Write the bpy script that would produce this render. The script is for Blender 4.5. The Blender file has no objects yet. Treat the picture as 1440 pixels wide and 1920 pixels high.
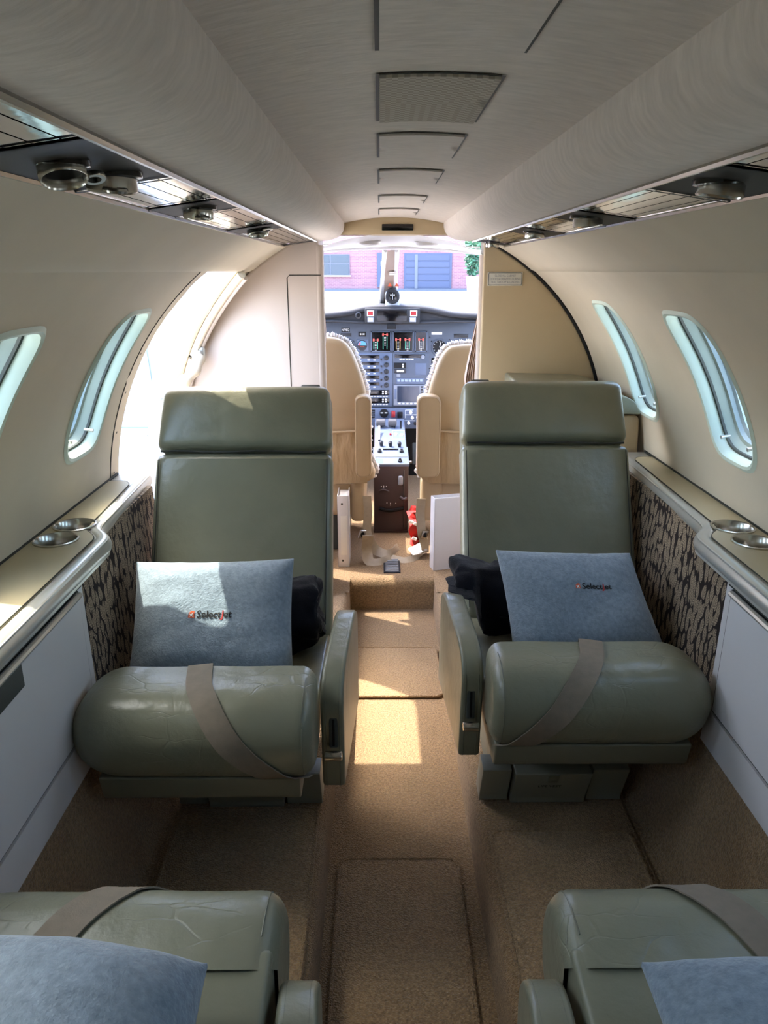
import bpy, bmesh, math, random
from mathutils import Vector, Matrix, Euler, noise
random.seed(7)
pi = math.pi
sc = bpy.context.scene
COL = sc.collection

# ------------------------------------------------------------------ camera
F = 1400.0
CAM = Vector((-0.047, 0.0, 1.29))
TH = math.atan(452 / F)
ROT = Euler((pi / 2 - TH, 0, -math.atan(8 / F)), 'XYZ')
RM = ROT.to_matrix()
cd = bpy.data.cameras.new('camera'); cam = bpy.data.objects.new('camera', cd); COL.objects.link(cam)
cam.location = CAM; cam.rotation_euler = ROT
cd.sensor_fit = 'HORIZONTAL'; cd.sensor_width = 36; cd.lens = F * 36 / 1440
cd.clip_start = 0.02; cd.clip_end = 500
sc.camera = cam

# ------------------------------------------------------------------ world, sun, exposure
vs = sc.view_settings
vs.view_transform = 'Standard'; vs.look = 'None'; vs.gamma = 1.0; vs.use_curve_mapping = False
vs.exposure = 1.75
SUN_DIR = Vector((1.0, -0.54, -2.25)).normalized()      # the way the light travels
w = bpy.data.worlds.new('world'); sc.world = w; w.use_nodes = True
wn = w.node_tree.nodes; wl = w.node_tree.links; wn.clear()
wo = wn.new('ShaderNodeOutputWorld'); wb = wn.new('ShaderNodeBackground'); sky = wn.new('ShaderNodeTexSky')
sky.sky_type = 'NISHITA'; sky.sun_disc = False
sky.sun_elevation = math.asin(-SUN_DIR.z); sky.sun_rotation = math.atan2(-SUN_DIR.x, -SUN_DIR.y)
sky.dust_density = 3.0; sky.air_density = 1.0
wl.new(sky.outputs[0], wb.inputs[0]); wl.new(wb.outputs[0], wo.inputs[0]); wb.inputs[1].default_value = 0.8
sd = bpy.data.lights.new('sun', 'SUN'); so = bpy.data.objects.new('sun', sd); COL.objects.link(so)
sd.energy = 4.0; sd.angle = 0.009; sd.color = (1.0, 0.93, 0.80)
so.rotation_euler = (-SUN_DIR).to_track_quat('Z', 'Y').to_euler(); so.location = (-6, 6, 10)
sc.cycles.use_denoising = True
sc.cycles.max_bounces = 14; sc.cycles.diffuse_bounces = 10; sc.cycles.glossy_bounces = 4
sc.cycles.transparent_max_bounces = 24
sc.cycles.sample_clamp_indirect = 8.0

# ------------------------------------------------------------------ pixel -> place
def ray(u, v): return RM @ Vector(((u - 720) / F, (960 - v) / F, -1))
def PY(u, v, y): d = ray(u, v); return CAM + d * ((y - CAM.y) / d.y)
def PX(u, v, x): d = ray(u, v); return CAM + d * ((x - CAM.x) / d.x)
def PZ(u, v, z): d = ray(u, v); return CAM + d * ((z - CAM.z) / d.z)
def PP(u, v, p, n):
    d = ray(u, v); p = Vector(p); n = Vector(n); return CAM + d * ((p - CAM).dot(n) / d.dot(n))

# ------------------------------------------------------------------ materials
def lin(c): return tuple(((x / 255 / 12.92) if x / 255 <= 0.04045 else ((x / 255 + 0.055) / 1.055) ** 2.4) for x in c)
def mat(name, rgb, rough=0.6, metal=0.0, bump=None, var=None, coat=0.0, spec=0.5, sheen=0.0, stretch=(1, 1, 1), rvar=0.0):
    m = bpy.data.materials.new(name); m.use_nodes = True
    N = m.node_tree.nodes; L = m.node_tree.links; b = N['Principled BSDF']
    c = lin(rgb)
    b.inputs['Base Color'].default_value = (*c, 1); b.inputs['Roughness'].default_value = rough
    b.inputs['Metallic'].default_value = metal; b.inputs['Coat Weight'].default_value = coat
    b.inputs['Specular IOR Level'].default_value = spec; b.inputs['Sheen Weight'].default_value = sheen
    tc = N.new('ShaderNodeTexCoord'); mp = N.new('ShaderNodeMapping'); mp.inputs['Scale'].default_value = stretch
    L.new(tc.outputs['Object'], mp.inputs['Vector'])
    if var:
        n = N.new('ShaderNodeTexNoise'); n.inputs['Scale'].default_value = var[0]; n.inputs['Detail'].default_value = 4
        L.new(mp.outputs[0], n.inputs['Vector'])
        r = N.new('ShaderNodeValToRGB'); a = var[1]
        r.color_ramp.elements[0].position = 0.3; r.color_ramp.elements[1].position = 0.7
        r.color_ramp.elements[0].color = (*[x * (1 - a) for x in c], 1); r.color_ramp.elements[1].color = (*[min(1, x * (1 + a)) for x in c], 1)
        L.new(n.outputs['Fac'], r.inputs[0]); L.new(r.outputs[0], b.inputs['Base Color'])
    if bump:
        prev = None
        for kind, scale, strength, dist in bump:
            if kind == 'v':
                t = N.new('ShaderNodeTexVoronoi'); t.inputs['Scale'].default_value = scale; out = t.outputs['Distance']
            else:
                t = N.new('ShaderNodeTexNoise'); t.inputs['Scale'].default_value = scale; t.inputs['Detail'].default_value = 5; out = t.outputs['Fac']
            L.new(mp.outputs[0], t.inputs['Vector'])
            bp = N.new('ShaderNodeBump'); bp.inputs['Strength'].default_value = strength; bp.inputs['Distance'].default_value = dist
            L.new(out, bp.inputs['Height'])
            if prev: L.new(prev.outputs[0], bp.inputs['Normal'])
            prev = bp
        L.new(prev.outputs[0], b.inputs['Normal'])
    return m
def glass(name, tint=(0.9, 0.95, 0.95), gloss=0.08):
    m = bpy.data.materials.new(name); m.use_nodes = True
    N = m.node_tree.nodes; L = m.node_tree.links; N.clear()
    o = N.new('ShaderNodeOutputMaterial'); mx = N.new('ShaderNodeMixShader'); t = N.new('ShaderNodeBsdfTransparent'); g = N.new('ShaderNodeBsdfGlossy')
    t.inputs[0].default_value = (*tint, 1); g.inputs['Roughness'].default_value = 0.02; mx.inputs[0].default_value = gloss
    L.new(t.outputs[0], mx.inputs[1]); L.new(g.outputs[0], mx.inputs[2]); L.new(mx.outputs[0], o.inputs[0])
    return m
M = {}
M['suede'] = mat('suede_headliner', (204, 194, 184), 0.85, bump=[('n', 55, 0.3, 0.002)], var=(34, 0.09), sheen=0.2, stretch=(1, 3.5, 1))
M['wall'] = mat('sidewall_leather', (198, 188, 168), 0.6, bump=[('n', 220, 0.12, 0.001), ('n', 9, 0.12, 0.004)], var=(7, 0.035))
M['cream'] = mat('cream_panel', (206, 194, 172), 0.5, var=(6, 0.03), bump=[('n', 200, 0.06, 0.001)])
M['tan_panel'] = mat('tan_partition', (187, 168, 136), 0.55, var=(5, 0.04), bump=[('n', 180, 0.08, 0.001)])
M['pale_panel'] = mat('pale_partition', (196, 182, 172), 0.45, var=(5, 0.03), bump=[('n', 180, 0.06, 0.001)])
M['leather'] = mat('green_grey_leather', (122, 121, 101), 0.34, bump=[('v', 420, 0.10, 0.0006), ('n', 26, 0.40, 0.006), ('n', 6, 0.30, 0.012)], var=(6, 0.10), spec=0.5)
def creases(m):
    N = m.node_tree.nodes; L = m.node_tree.links; b = N['Principled BSDF']
    tc = N.new('ShaderNodeTexCoord'); nz = N.new('ShaderNodeTexNoise'); nz.inputs['Scale'].default_value = 9; nz.inputs['Detail'].default_value = 3
    ad = N.new('ShaderNodeVectorMath'); ad.operation = 'MULTIPLY_ADD'; ad.inputs[1].default_value = (.05, .05, .05)
    L.new(tc.outputs['Object'], nz.inputs['Vector']); L.new(nz.outputs['Color'], ad.inputs[0]); L.new(tc.outputs['Object'], ad.inputs[2])
    mp = N.new('ShaderNodeMapping'); mp.inputs['Scale'].default_value = (11, 26, 34); L.new(ad.outputs[0], mp.inputs[0])
    v = N.new('ShaderNodeTexVoronoi'); v.feature = 'DISTANCE_TO_EDGE'; v.inputs['Scale'].default_value = 1; L.new(mp.outputs[0], v.inputs['Vector'])
    r = N.new('ShaderNodeMapRange'); r.inputs[1].default_value = 0.0; r.inputs[2].default_value = 0.035; L.new(v.outputs['Distance'], r.inputs[0])
    n2 = N.new('ShaderNodeTexNoise'); n2.inputs['Scale'].default_value = 7; L.new(tc.outputs['Object'], n2.inputs['Vector'])
    r2 = N.new('ShaderNodeMapRange'); r2.inputs[1].default_value = 0.46; r2.inputs[2].default_value = 0.60; L.new(n2.outputs['Fac'], r2.inputs[0])
    mx = N.new('ShaderNodeMix'); mx.data_type = 'FLOAT'; mx.inputs[2].default_value = 1.0; L.new(r2.outputs[0], mx.inputs[0]); L.new(r.outputs[0], mx.inputs[3])
    bp = N.new('ShaderNodeBump'); bp.inputs['Strength'].default_value = 0.35; bp.inputs['Distance'].default_value = 0.0018
    L.new(mx.outputs[0], bp.inputs['Height']); old = b.inputs['Normal'].links[0].from_socket; L.new(old, bp.inputs['Normal']); L.new(bp.outputs[0], b.inputs['Normal'])
    return m
M['leather_worn'] = creases(mat('worn_green_grey_leather', (122, 121, 101), 0.34, bump=[('v', 420, 0.10, 0.0006), ('n', 26, 0.40, 0.006), ('n', 6, 0.30, 0.012)], var=(6, 0.10)))
M['base_grey'] = mat('seat_base_trim', (138, 138, 122), 0.45, var=(6, 0.05))
M['leather_dark'] = mat('darker_seat_leather', (110, 109, 92), 0.42, bump=[('v', 420, 0.08, 0.0006)], var=(6, 0.06))  # slightly darker leather for skirt, plinth, back shell and stitching
M['tan'] = mat('tan_cockpit_leather', (180, 159, 126), 0.45, bump=[('v', 350, 0.08, 0.0006), ('n', 12, 0.15, 0.006)], var=(5, 0.06))
M['tan_soft'] = mat('gathered_tan_leather', (172, 149, 114), 0.5, bump=[('n', 14, 0.6, 0.012)], var=(5, 0.07), stretch=(3, 1, 0.7))
M['seam'] = mat('dark_seam', (44, 44, 38), 0.8)
M['carpet'] = mat('tan_carpet', (150, 124, 92), 0.95, bump=[('v', 330, 0.9, 0.004), ('n', 90, 0.5, 0.003)], var=(160, 0.30), spec=0.1, sheen=0.15)
M['carpet_mat'] = mat('tan_carpet_mat', (156, 130, 98), 0.95, bump=[('v', 300, 0.9, 0.004), ('n', 100, 0.5, 0.003)], var=(170, 0.28), spec=0.1, sheen=0.15)
M['fleece'] = mat('blue_grey_fleece', (130, 143, 155), 0.95, bump=[('n', 260, 0.55, 0.003), ('n', 30, 0.3, 0.005)], var=(120, 0.16), spec=0.1, sheen=0.4)
M['black_cloth'] = mat('black_fleece', (20, 20, 27), 0.95, bump=[('n', 300, 0.5, 0.002)], var=(20, 0.3), spec=0.1, sheen=0.15)
M['belt'] = mat('taupe_webbing', (126, 114, 98), 0.75, bump=[('n', 500, 0.4, 0.0006)], var=(60, 0.08), stretch=(1, 1, 1))
M['belt_light'] = mat('beige_webbing', (170, 156, 134), 0.7, bump=[('n', 400, 0.4, 0.0006)], var=(60, 0.06))
M['chrome'] = mat('polished_chrome', (225, 225, 225), 0.06, 1.0, bump=[('n', 7, 0.10, 0.006)])
M['steel'] = mat('brushed_steel', (190, 186, 178), 0.22, 1.0)
M['silver'] = mat('silver_satin_nosing', (196, 194, 186), 0.28, 0.55, spec=0.6)
M['ledge_top'] = mat('tan_ledge_inlay', (176, 163, 132), 0.42, var=(4, 0.04))
M['cabinet'] = mat('pale_grey_laminate', (206, 204, 204), 0.35, var=(3, 0.02))
M['black'] = mat('matt_black', (9, 9, 10), 0.5, spec=0.3)
M['black_gloss'] = mat('black_gloss', (9, 9, 12), 0.12)
M['gasket'] = mat('dark_gasket', (62, 66, 62), 0.6)
M['mint'] = mat('pale_mint_window_trim', (198, 212, 200), 0.45, var=(8, 0.03))
M['greymint'] = mat('grey_mint_window_frame', (158, 168, 160), 0.35, var=(20, 0.05))
M['greyblue'] = mat('grey_blue_window_frame', (150, 165, 172), 0.4)
M['white'] = mat('white_paint', (206, 206, 206), 0.45)
M['post'] = mat('post_cover', (150, 134, 122), 0.55)
M['throttle'] = mat('throttle_grip', (78, 78, 80), 0.3)
M['jamb'] = mat('pale_blue_metal', (138, 152, 170), 0.35, var=(6, 0.03))
M['panel'] = mat('blue_grey_instrument_panel', (74, 82, 94), 0.5, var=(20, 0.04))
M['panel_lt'] = mat('light_blue_grey_panel', (86, 98, 118), 0.45)
M['glare'] = mat('charcoal_glareshield', (36, 36, 38), 0.75, bump=[('n', 200, 0.2, 0.001)])
M['brown'] = mat('dark_brown_leather', (62, 48, 46), 0.45, bump=[('v', 300, 0.1, 0.0006)])
M['knob'] = mat('black_knob', (30, 32, 36), 0.35)
M['grey'] = mat('mid_grey_plastic', (128, 132, 138), 0.4)
M['red'] = mat('red_lens', (150, 36, 38), 0.35)
M['red_cloth'] = mat('red_streamer', (196, 44, 40), 0.7)
M['print_w'] = mat('white_print', (235, 235, 232), 0.6)
M['print_k'] = mat('black_print', (24, 22, 24), 0.8)
M['print_o'] = mat('orange_print', (206, 92, 56), 0.8)
M['print_r'] = mat('red_print', (170, 50, 46), 0.8)
M['tape_red'] = mat('display_red', (222, 92, 80), 0.4)
M['tape_green'] = mat('display_green', (86, 190, 150), 0.4)
M['tape_amber'] = mat('display_amber', (214, 180, 96), 0.4)
M['sky_ind'] = mat('indicator_blue', (82, 150, 205), 0.4)
M['screen'] = mat('dark_blue_screen', (52, 60, 74), 0.1)
M['sheep'] = mat('white_sheepskin', (236, 234, 236), 0.95, bump=[('n', 300, 0.9, 0.004)], sheen=0.4)
M['binder'] = mat('white_binder_vinyl', (222, 222, 226), 0.4)
M['placard'] = mat('placard_silver', (206, 204, 194), 0.45)
M['curtain'] = mat('pink_beige_curtain', (206, 184, 168), 0.85)
M['concrete'] = mat('pale_concrete', (196, 192, 184), 0.9, var=(0.3, 0.06))
M['bwin'] = mat('building_window_glass', (70, 82, 92), 0.15)
M['bdoor'] = mat('slate_blue_door', (66, 78, 104), 0.6)
M['bframe'] = mat('building_frame', (92, 100, 112), 0.5)
M['leaf'] = mat('tree_leaves', (60, 104, 78), 0.8, var=(3, 0.4))
M['bark'] = mat('tree_bark', (74, 62, 52), 0.9)
M['glass'] = glass('cabin_window_acrylic', (0.86, 0.93, 0.90), 0.06)
M['wshield'] = glass('windshield_acrylic', (0.80, 0.80, 0.86), 0.05)

def leaf_fabric():
    m = mat('leaf_print_fabric', (60, 50, 44), 0.9, spec=0.15)
    N = m.node_tree.nodes; L = m.node_tree.links; b = N['Principled BSDF']
    tc = N.new('ShaderNodeTexCoord'); mp = N.new('ShaderNodeMapping'); mp.inputs['Scale'].default_value = (0, 50, 28)
    L.new(tc.outputs['Object'], mp.inputs[0])
    def math_(op, a, b_=None, clamp=False):
        n = N.new('ShaderNodeMath'); n.operation = op; n.use_clamp = clamp
        for i, q in enumerate((a, b_)):
            if q is None: continue
            if isinstance(q, (int, float)): n.inputs[i].default_value = q
            else: L.new(q, n.inputs[i])
        return n.outputs[0]
    v = N.new('ShaderNodeTexVoronoi'); v.inputs['Scale'].default_value = 1; v.inputs['Randomness'].default_value = 0.75; L.new(mp.outputs[0], v.inputs['Vector'])
    df = N.new('ShaderNodeVectorMath'); df.operation = 'SUBTRACT'; L.new(mp.outputs[0], df.inputs[0]); L.new(v.outputs['Position'], df.inputs[1])
    sp = N.new('ShaderNodeSeparateXYZ'); L.new(df.outputs[0], sp.inputs[0]); cs = N.new('ShaderNodeSeparateXYZ'); L.new(v.outputs['Color'], cs.inputs[0])
    ang = math_('MULTIPLY', math_('SUBTRACT', cs.outputs[0], .5), 1.1); sn, cn_ = math_('SINE', ang), math_('COSINE', ang)
    x = math_('ADD', math_('MULTIPLY', sp.outputs[1], cn_), math_('MULTIPLY', sp.outputs[2], sn)); z = math_('SUBTRACT', math_('MULTIPLY', sp.outputs[2], cn_), math_('MULTIPLY', sp.outputs[1], sn))
    ax = math_('ABSOLUTE', x); body = math_('ADD', math_('MULTIPLY', ax, 2.5), math_('MULTIPLY', math_('MULTIPLY', z, z), 2.4))
    mask = math_('MULTIPLY', math_('SUBTRACT', 1.0, body), 14.0, True)
    vein = math_('ADD', math_('MULTIPLY', math_('SINE', math_('ADD', math_('MULTIPLY', z, 34.0), math_('MULTIPLY', ax, -22.0))), .9), .75, True)
    rib = math_('MULTIPLY', math_('SUBTRACT', ax, .02), 40.0, True)
    f = math_('MULTIPLY', mask, math_('ADD', math_('MULTIPLY', math_('MULTIPLY', vein, rib), .62), .38))
    mx = N.new('ShaderNodeMix'); mx.data_type = 'RGBA'
    mx.inputs['A'].default_value = (*lin((42, 35, 33)), 1); mx.inputs['B'].default_value = (*lin((158, 140, 118)), 1)
    L.new(f, mx.inputs['Factor']); L.new(mx.outputs['Result'], b.inputs['Base Color'])
    bp = N.new('ShaderNodeBump'); bp.inputs['Strength'].default_value = 0.4; bp.inputs['Distance'].default_value = 0.0015
    L.new(f, bp.inputs['Height']); L.new(bp.outputs[0], b.inputs['Normal'])
    return m
M['leaffab'] = leaf_fabric()
def brick_mat():
    m = mat('red_brick_wall', (130, 80, 80), 0.9)
    N = m.node_tree.nodes; L = m.node_tree.links; b = N['Principled BSDF']
    tc = N.new('ShaderNodeTexCoord'); mp = N.new('ShaderNodeMapping'); mp.inputs['Rotation'].default_value = (pi / 2, 0, 0)
    L.new(tc.outputs['Object'], mp.inputs[0])
    t = N.new('ShaderNodeTexBrick'); t.inputs['Scale'].default_value = 1.0; t.inputs['Brick Width'].default_value = 0.24; t.inputs['Row Height'].default_value = 0.08
    t.inputs['Mortar Size'].default_value = 0.01
    t.inputs['Color1'].default_value = (*lin((142, 104, 112)), 1); t.inputs['Color2'].default_value = (*lin((126, 92, 102)), 1); t.inputs['Mortar'].default_value = (*lin((150, 122, 126)), 1)
    L.new(mp.outputs[0], t.inputs['Vector']); L.new(t.outputs['Color'], b.inputs['Base Color'])
    return m
M['brick'] = brick_mat()
def speaker_mat():
    m = mat('speaker_cloth', (178, 170, 158), 0.9)
    N = m.node_tree.nodes; L = m.node_tree.links; b = N['Principled BSDF']
    tc = N.new('ShaderNodeTexCoord'); t = N.new('ShaderNodeTexChecker'); t.inputs['Scale'].default_value = 190
    t.inputs['Color1'].default_value = (*lin((188, 180, 166)), 1); t.inputs['Color2'].default_value = (*lin((158, 150, 138)), 1)
    L.new(tc.outputs['Object'], t.inputs['Vector']); L.new(t.outputs[0], b.inputs['Base Color'])
    return m
M['speaker'] = speaker_mat()

# ------------------------------------------------------------------ object helpers
WO = {}
def tag(o, label=None, cat=None, group=None, kind=None):
    if label: o['label'] = label
    if cat: o['category'] = cat
    if group: o['group'] = group
    if kind: o['kind'] = kind
    return o
def thing(name, loc=(0, 0, 0), label=None, cat=None, group=None, kind=None):
    o = bpy.data.objects.new(name, None); COL.objects.link(o); o.empty_display_size = 0.05
    o.location = loc; WO[o] = Vector(loc)
    return tag(o, label, cat, group, kind)
def obj(name, bm, m, parent=None, smooth=True, label=None, origin=None):
    bmesh.ops.remove_doubles(bm, verts=bm.verts, dist=1e-6)
    bmesh.ops.recalc_face_normals(bm, faces=bm.faces)
    if origin is None:
        xs = [v.co.x for v in bm.verts]; ys = [v.co.y for v in bm.verts]; zs = [v.co.z for v in bm.verts]
        origin = Vector(((min(xs) + max(xs)) / 2, (min(ys) + max(ys)) / 2, min(zs)))
    origin = Vector(origin)
    bmesh.ops.translate(bm, verts=bm.verts, vec=-origin)
    me = bpy.data.meshes.new(name); bm.to_mesh(me); bm.free()
    if smooth:
        me.shade_smooth()
        me.set_sharp_from_angle(angle=math.radians(38))
    me.materials.append(M[m] if isinstance(m, str) else m)
    o = bpy.data.objects.new(name, me); COL.objects.link(o)
    o.location = origin - (WO[parent] if parent else Vector())
    WO[o] = origin
    if parent: o.parent = parent
    if label: o['label'] = label
    return o
def struct(name, bm, m, smooth=True, label=None):
    return tag(obj(name, bm, m, None, smooth, origin=(0, 0, 0)), label, name.split('_')[0], None, 'structure')

def merge(bm, t):
    me = bpy.data.meshes.new('tmp'); t.to_mesh(me); t.free(); bm.from_mesh(me); bpy.data.meshes.remove(me); return bm
def rbox(c, s, r=0.004, seg=2, rot=None, bm=None):
    t = bmesh.new(); bmesh.ops.create_cube(t, size=1)
    bmesh.ops.scale(t, verts=t.verts, vec=Vector(s))
    r = min(r, min(s) * 0.49)
    if r > 0: bmesh.ops.bevel(t, geom=t.edges[:], offset=r, segments=seg, affect='EDGES', profile=0.5)
    if rot is not None: bmesh.ops.transform(t, verts=t.verts, matrix=rot.to_4x4() if not isinstance(rot, Euler) else rot.to_matrix().to_4x4())
    bmesh.ops.translate(t, verts=t.verts, vec=Vector(c))
    return merge(bm, t) if bm else t
def box2(p0, p1, r=0.004, seg=2, bm=None):
    a = Vector(p0); b = Vector(p1)
    return rbox((a + b) / 2, [abs(x) for x in (b - a)], r, seg, None, bm)
AX = {'x': lambda a, b, t: (t, a, b), 'y': lambda a, b, t: (a, t, b), 'z': lambda a, b, t: (a, b, t)}
def prism(prof, axis, lo, hi, r=0.0, seg=3, bm=None):
    t = bmesh.new(); f = AX[axis]
    A = [t.verts.new(f(a, b, lo)) for a, b in prof]; B = [t.verts.new(f(a, b, hi)) for a, b in prof]
    n = len(prof); ca = t.faces.new(A); cb = t.faces.new(B[::-1])
    for i in range(n): t.faces.new((A[i], B[i], B[(i + 1) % n], A[(i + 1) % n]))
    bmesh.ops.recalc_face_normals(t, faces=t.faces)
    if r > 0: bmesh.ops.bevel(t, geom=list(set(ca.edges[:] + cb.edges[:])), offset=r, segments=seg, affect='EDGES', profile=0.5, clamp_overlap=True)
    return merge(bm, t) if bm else t
def roundpoly(pts, r, n=4):
    """round the corners of a polygon (list of (a,b) or (a,b,radius))"""
    out = []; m = len(pts)
    for i, p in enumerate(pts):
        rr = p[2] if len(p) > 2 else r
        P = Vector(p[:2]); A = Vector(pts[i - 1][:2]); B = Vector(pts[(i + 1) % m][:2])
        da = (A - P); db = (B - P); d = min(rr, da.length * 0.49, db.length * 0.49)
        a = P + da.normalized() * d; b = P + db.normalized() * d
        if d < 1e-6: out.append(tuple(P)); continue
        for k in range(n + 1):
            t = k / n; q = a * (1 - t) ** 2 + P * 2 * t * (1 - t) + b * t * t; out.append((q.x, q.y))
    return out
def frame_of(t):
    t = t.normalized(); u = Vector((0, 0, 1)) if abs(t.z) < 0.9 else Vector((1, 0, 0))
    s = t.cross(u).normalized(); return s, s.cross(t).normalized()
def tube(path, r, n=8, closed=False, bm=None, jitter=0.0):
    bm = bm or bmesh.new(); P = [Vector(p) for p in path]; m = len(P); rings = []
    for i, p in enumerate(P):
        if closed: tg = P[(i + 1) % m] - P[i - 1]
        else: tg = P[min(i + 1, m - 1)] - P[max(i - 1, 0)]
        s, u = frame_of(tg); rr = r[i] if isinstance(r, (list, tuple)) else r
        ring = []
        for k in range(n):
            a = 2 * pi * k / n; q = rr * (1 + (random.uniform(-jitter, jitter) if jitter else 0))
            ring.append(bm.verts.new(p + s * math.cos(a) * q + u * math.sin(a) * q))
        rings.append(ring)
    for i in range(m if closed else m - 1):
        A = rings[i]; B = rings[(i + 1) % m]
        for k in range(n): bm.faces.new((A[k], A[(k + 1) % n], B[(k + 1) % n], B[k]))
    if not closed: bm.faces.new(rings[0][::-1]); bm.faces.new(rings[-1])
    return bm
def lathe(prof, c, axis=(0, 0, 1), n=24, bm=None, cap=True):
    """prof: list of (radius, height along axis)"""
    bm = bm or bmesh.new(); a = Vector(axis).normalized(); s, u = frame_of(a); c = Vector(c); rings = []
    for r, h in prof:
        rings.append([bm.verts.new(c + a * h + (s * math.cos(2 * pi * k / n) + u * math.sin(2 * pi * k / n)) * max(r, 1e-5)) for k in range(n)])
    for A, B in zip(rings, rings[1:]):
        for k in range(n): bm.faces.new((A[k], A[(k + 1) % n], B[(k + 1) % n], B[k]))
    if cap:
        if prof[0][0] > 1e-4: bm.faces.new(rings[0][::-1])
        if prof[-1][0] > 1e-4: bm.faces.new(rings[-1])
    return bm
def grid(fn, nu, nv, bm=None, closeu=False):
    bm = bm or bmesh.new()
    V = [[bm.verts.new(fn(i / nu, j / nv)) for j in range(nv + 1)] for i in range(nu if closeu else nu + 1)]
    for i in range(nu):
        for j in range(nv):
            a = V[i]; b = V[(i + 1) % len(V)]
            bm.faces.new((a[j], b[j], b[j + 1], a[j + 1]))
    return bm
def ribbon(path, sides, width, th=0.002, bm=None):
    """strap: path points, unit side vector per point"""
    bm = bm or bmesh.new(); P = [Vector(p) for p in path]; m = len(P); R = []
    for i, p in enumerate(P):
        tg = (P[min(i + 1, m - 1)] - P[max(i - 1, 0)]).normalized(); s = Vector(sides[i]); s = (s - tg * s.dot(tg)).normalized(); nn = tg.cross(s).normalized()
        R.append([bm.verts.new(p + s * a * width / 2 + nn * b * th / 2) for a, b in ((-1, -1), (1, -1), (1, 1), (-1, 1))])
    for A, B in zip(R, R[1:]):
        for k in range(4): bm.faces.new((A[k], A[(k + 1) % 4], B[(k + 1) % 4], B[k]))
    bm.faces.new(R[0][::-1]); bm.faces.new(R[-1])
    return bm
def catmull(pts, n=8):
    P = [Vector(p) for p in pts]; P = [P[0] * 2 - P[1]] + P + [P[-1] * 2 - P[-2]]; out = []
    for i in range(1, len(P) - 2):
        a, b, c, d = P[i - 1:i + 3]
        for k in range(n):
            t = k / n; out.append(0.5 * ((2 * b) + (c - a) * t + (2 * a - 5 * b + 4 * c - d) * t * t + (3 * b - a - 3 * c + d) * t ** 3))
    out.append(P[-2]); return out
def text_bm(s, size, fn, shear=0.0, align='CENTER', bold=0.0):
    """flat lettering; fn maps (a,b) on the text's own plane to a place"""
    c = bpy.data.curves.new('t', 'FONT'); c.body = s; c.size = size; c.shear = shear; c.align_x = align; c.align_y = 'CENTER'; c.offset = bold; c.resolution_u = 3
    o = bpy.data.objects.new('t', c); COL.objects.link(o); dg = bpy.context.evaluated_depsgraph_get(); dg.update()
    me = bpy.data.meshes.new_from_object(o.evaluated_get(dg)); bpy.data.objects.remove(o); bpy.data.curves.remove(c)
    bm = bmesh.new(); bm.from_mesh(me); bpy.data.meshes.remove(me)
    for v in bm.verts: v.co = Vector(fn(v.co.x, v.co.y))
    return bm

# ------------------------------------------------------------------ the cabin shell
R0, ZC = 0.740, 0.715
YB, YF = -1.7, 2.60                       # aft bulkhead, cockpit partition
def cyl(sg, R, phi, y): return Vector((sg * R * math.sin(phi), y, ZC + R * math.cos(phi)))
def phi_z(z, R=R0): return math.acos((z - ZC) / R)
PH_SEAM = phi_z(1.288); PH_TOP = math.asin(0.350 / R0); PH_LEDGE = phi_z(0.75)
W_A, W_P = 0.104, (phi_z(0.900) - phi_z(1.205)) / 2
W_C = (phi_z(0.900) + phi_z(1.205)) / 2
WIN_L = [1.635, 1.085, 0.535, -0.015, -0.565, -1.115]
WIN_R = [2.105, 1.555, 1.005, 0.455, -0.095, -0.645, -1.195]
def sel(dy, ds, a, b, p=4.5):
    if isinstance(p, list):            # a polygon of (dy, ds) points round the centre; a carries the inset
        n = len(p); L = math.hypot(dy, ds) or 1e-9; ux, uy = dy / L, ds / L; best = None
        for i in range(n):
            (x0, y0), (x1, y1) = p[i], p[(i + 1) % n]; ex, ey = x1 - x0, y1 - y0; den = ux * ey - uy * ex
            if abs(den) < 1e-12: continue
            t = (x0 * ey - y0 * ex) / den; k = (x0 * uy - y0 * ux) / den
            if t > 0 and -1e-9 <= k <= 1 + 1e-9 and (best is None or t < best): best = t
        t = (best or .3) + (a - 1.0); return ux * t, uy * t
    k = (abs(dy / a) ** p + abs(ds / b) ** p) ** (1 / p); return dy / k, ds / k
def outer_loop(y0, y1, p0, p1, ny, npz):
    L = [(y0 + (y1 - y0) * i / ny, p0) for i in range(ny)] + [(y1, p0 + (p1 - p0) * i / npz) for i in range(npz)]
    L += [(y1 - (y1 - y0) * i / ny, p1) for i in range(ny)] + [(y0, p1 - (p1 - p0) * i / npz) for i in range(npz)]
    return L
def bay(sg, R, y0, y1, p0, p1, cy, cp, a, bphi, p=4.5, rings=6, bm=None, ny=10, npz=16):
    bm = bm or bmesh.new(); L = outer_loop(y0, y1, p0, p1, ny, npz); rows = []
    for k in range(rings + 1):
        t = (k / rings) ** 1.4; row = []
        for (y, ph) in L:
            dy, ds = sel(y - cy, (ph - cp) * R0, a, bphi * R0, p)
            row.append(bm.verts.new(cyl(sg, R, (cp + ds / R0) * (1 - t) + ph * t, (cy + dy) * (1 - t) + y * t)))
        rows.append(row)
    n = len(L)
    for A, B in zip(rows, rows[1:]):
        for i in range(n): bm.faces.new((A[i], A[(i + 1) % n], B[(i + 1) % n], B[i]))
    return bm
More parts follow.
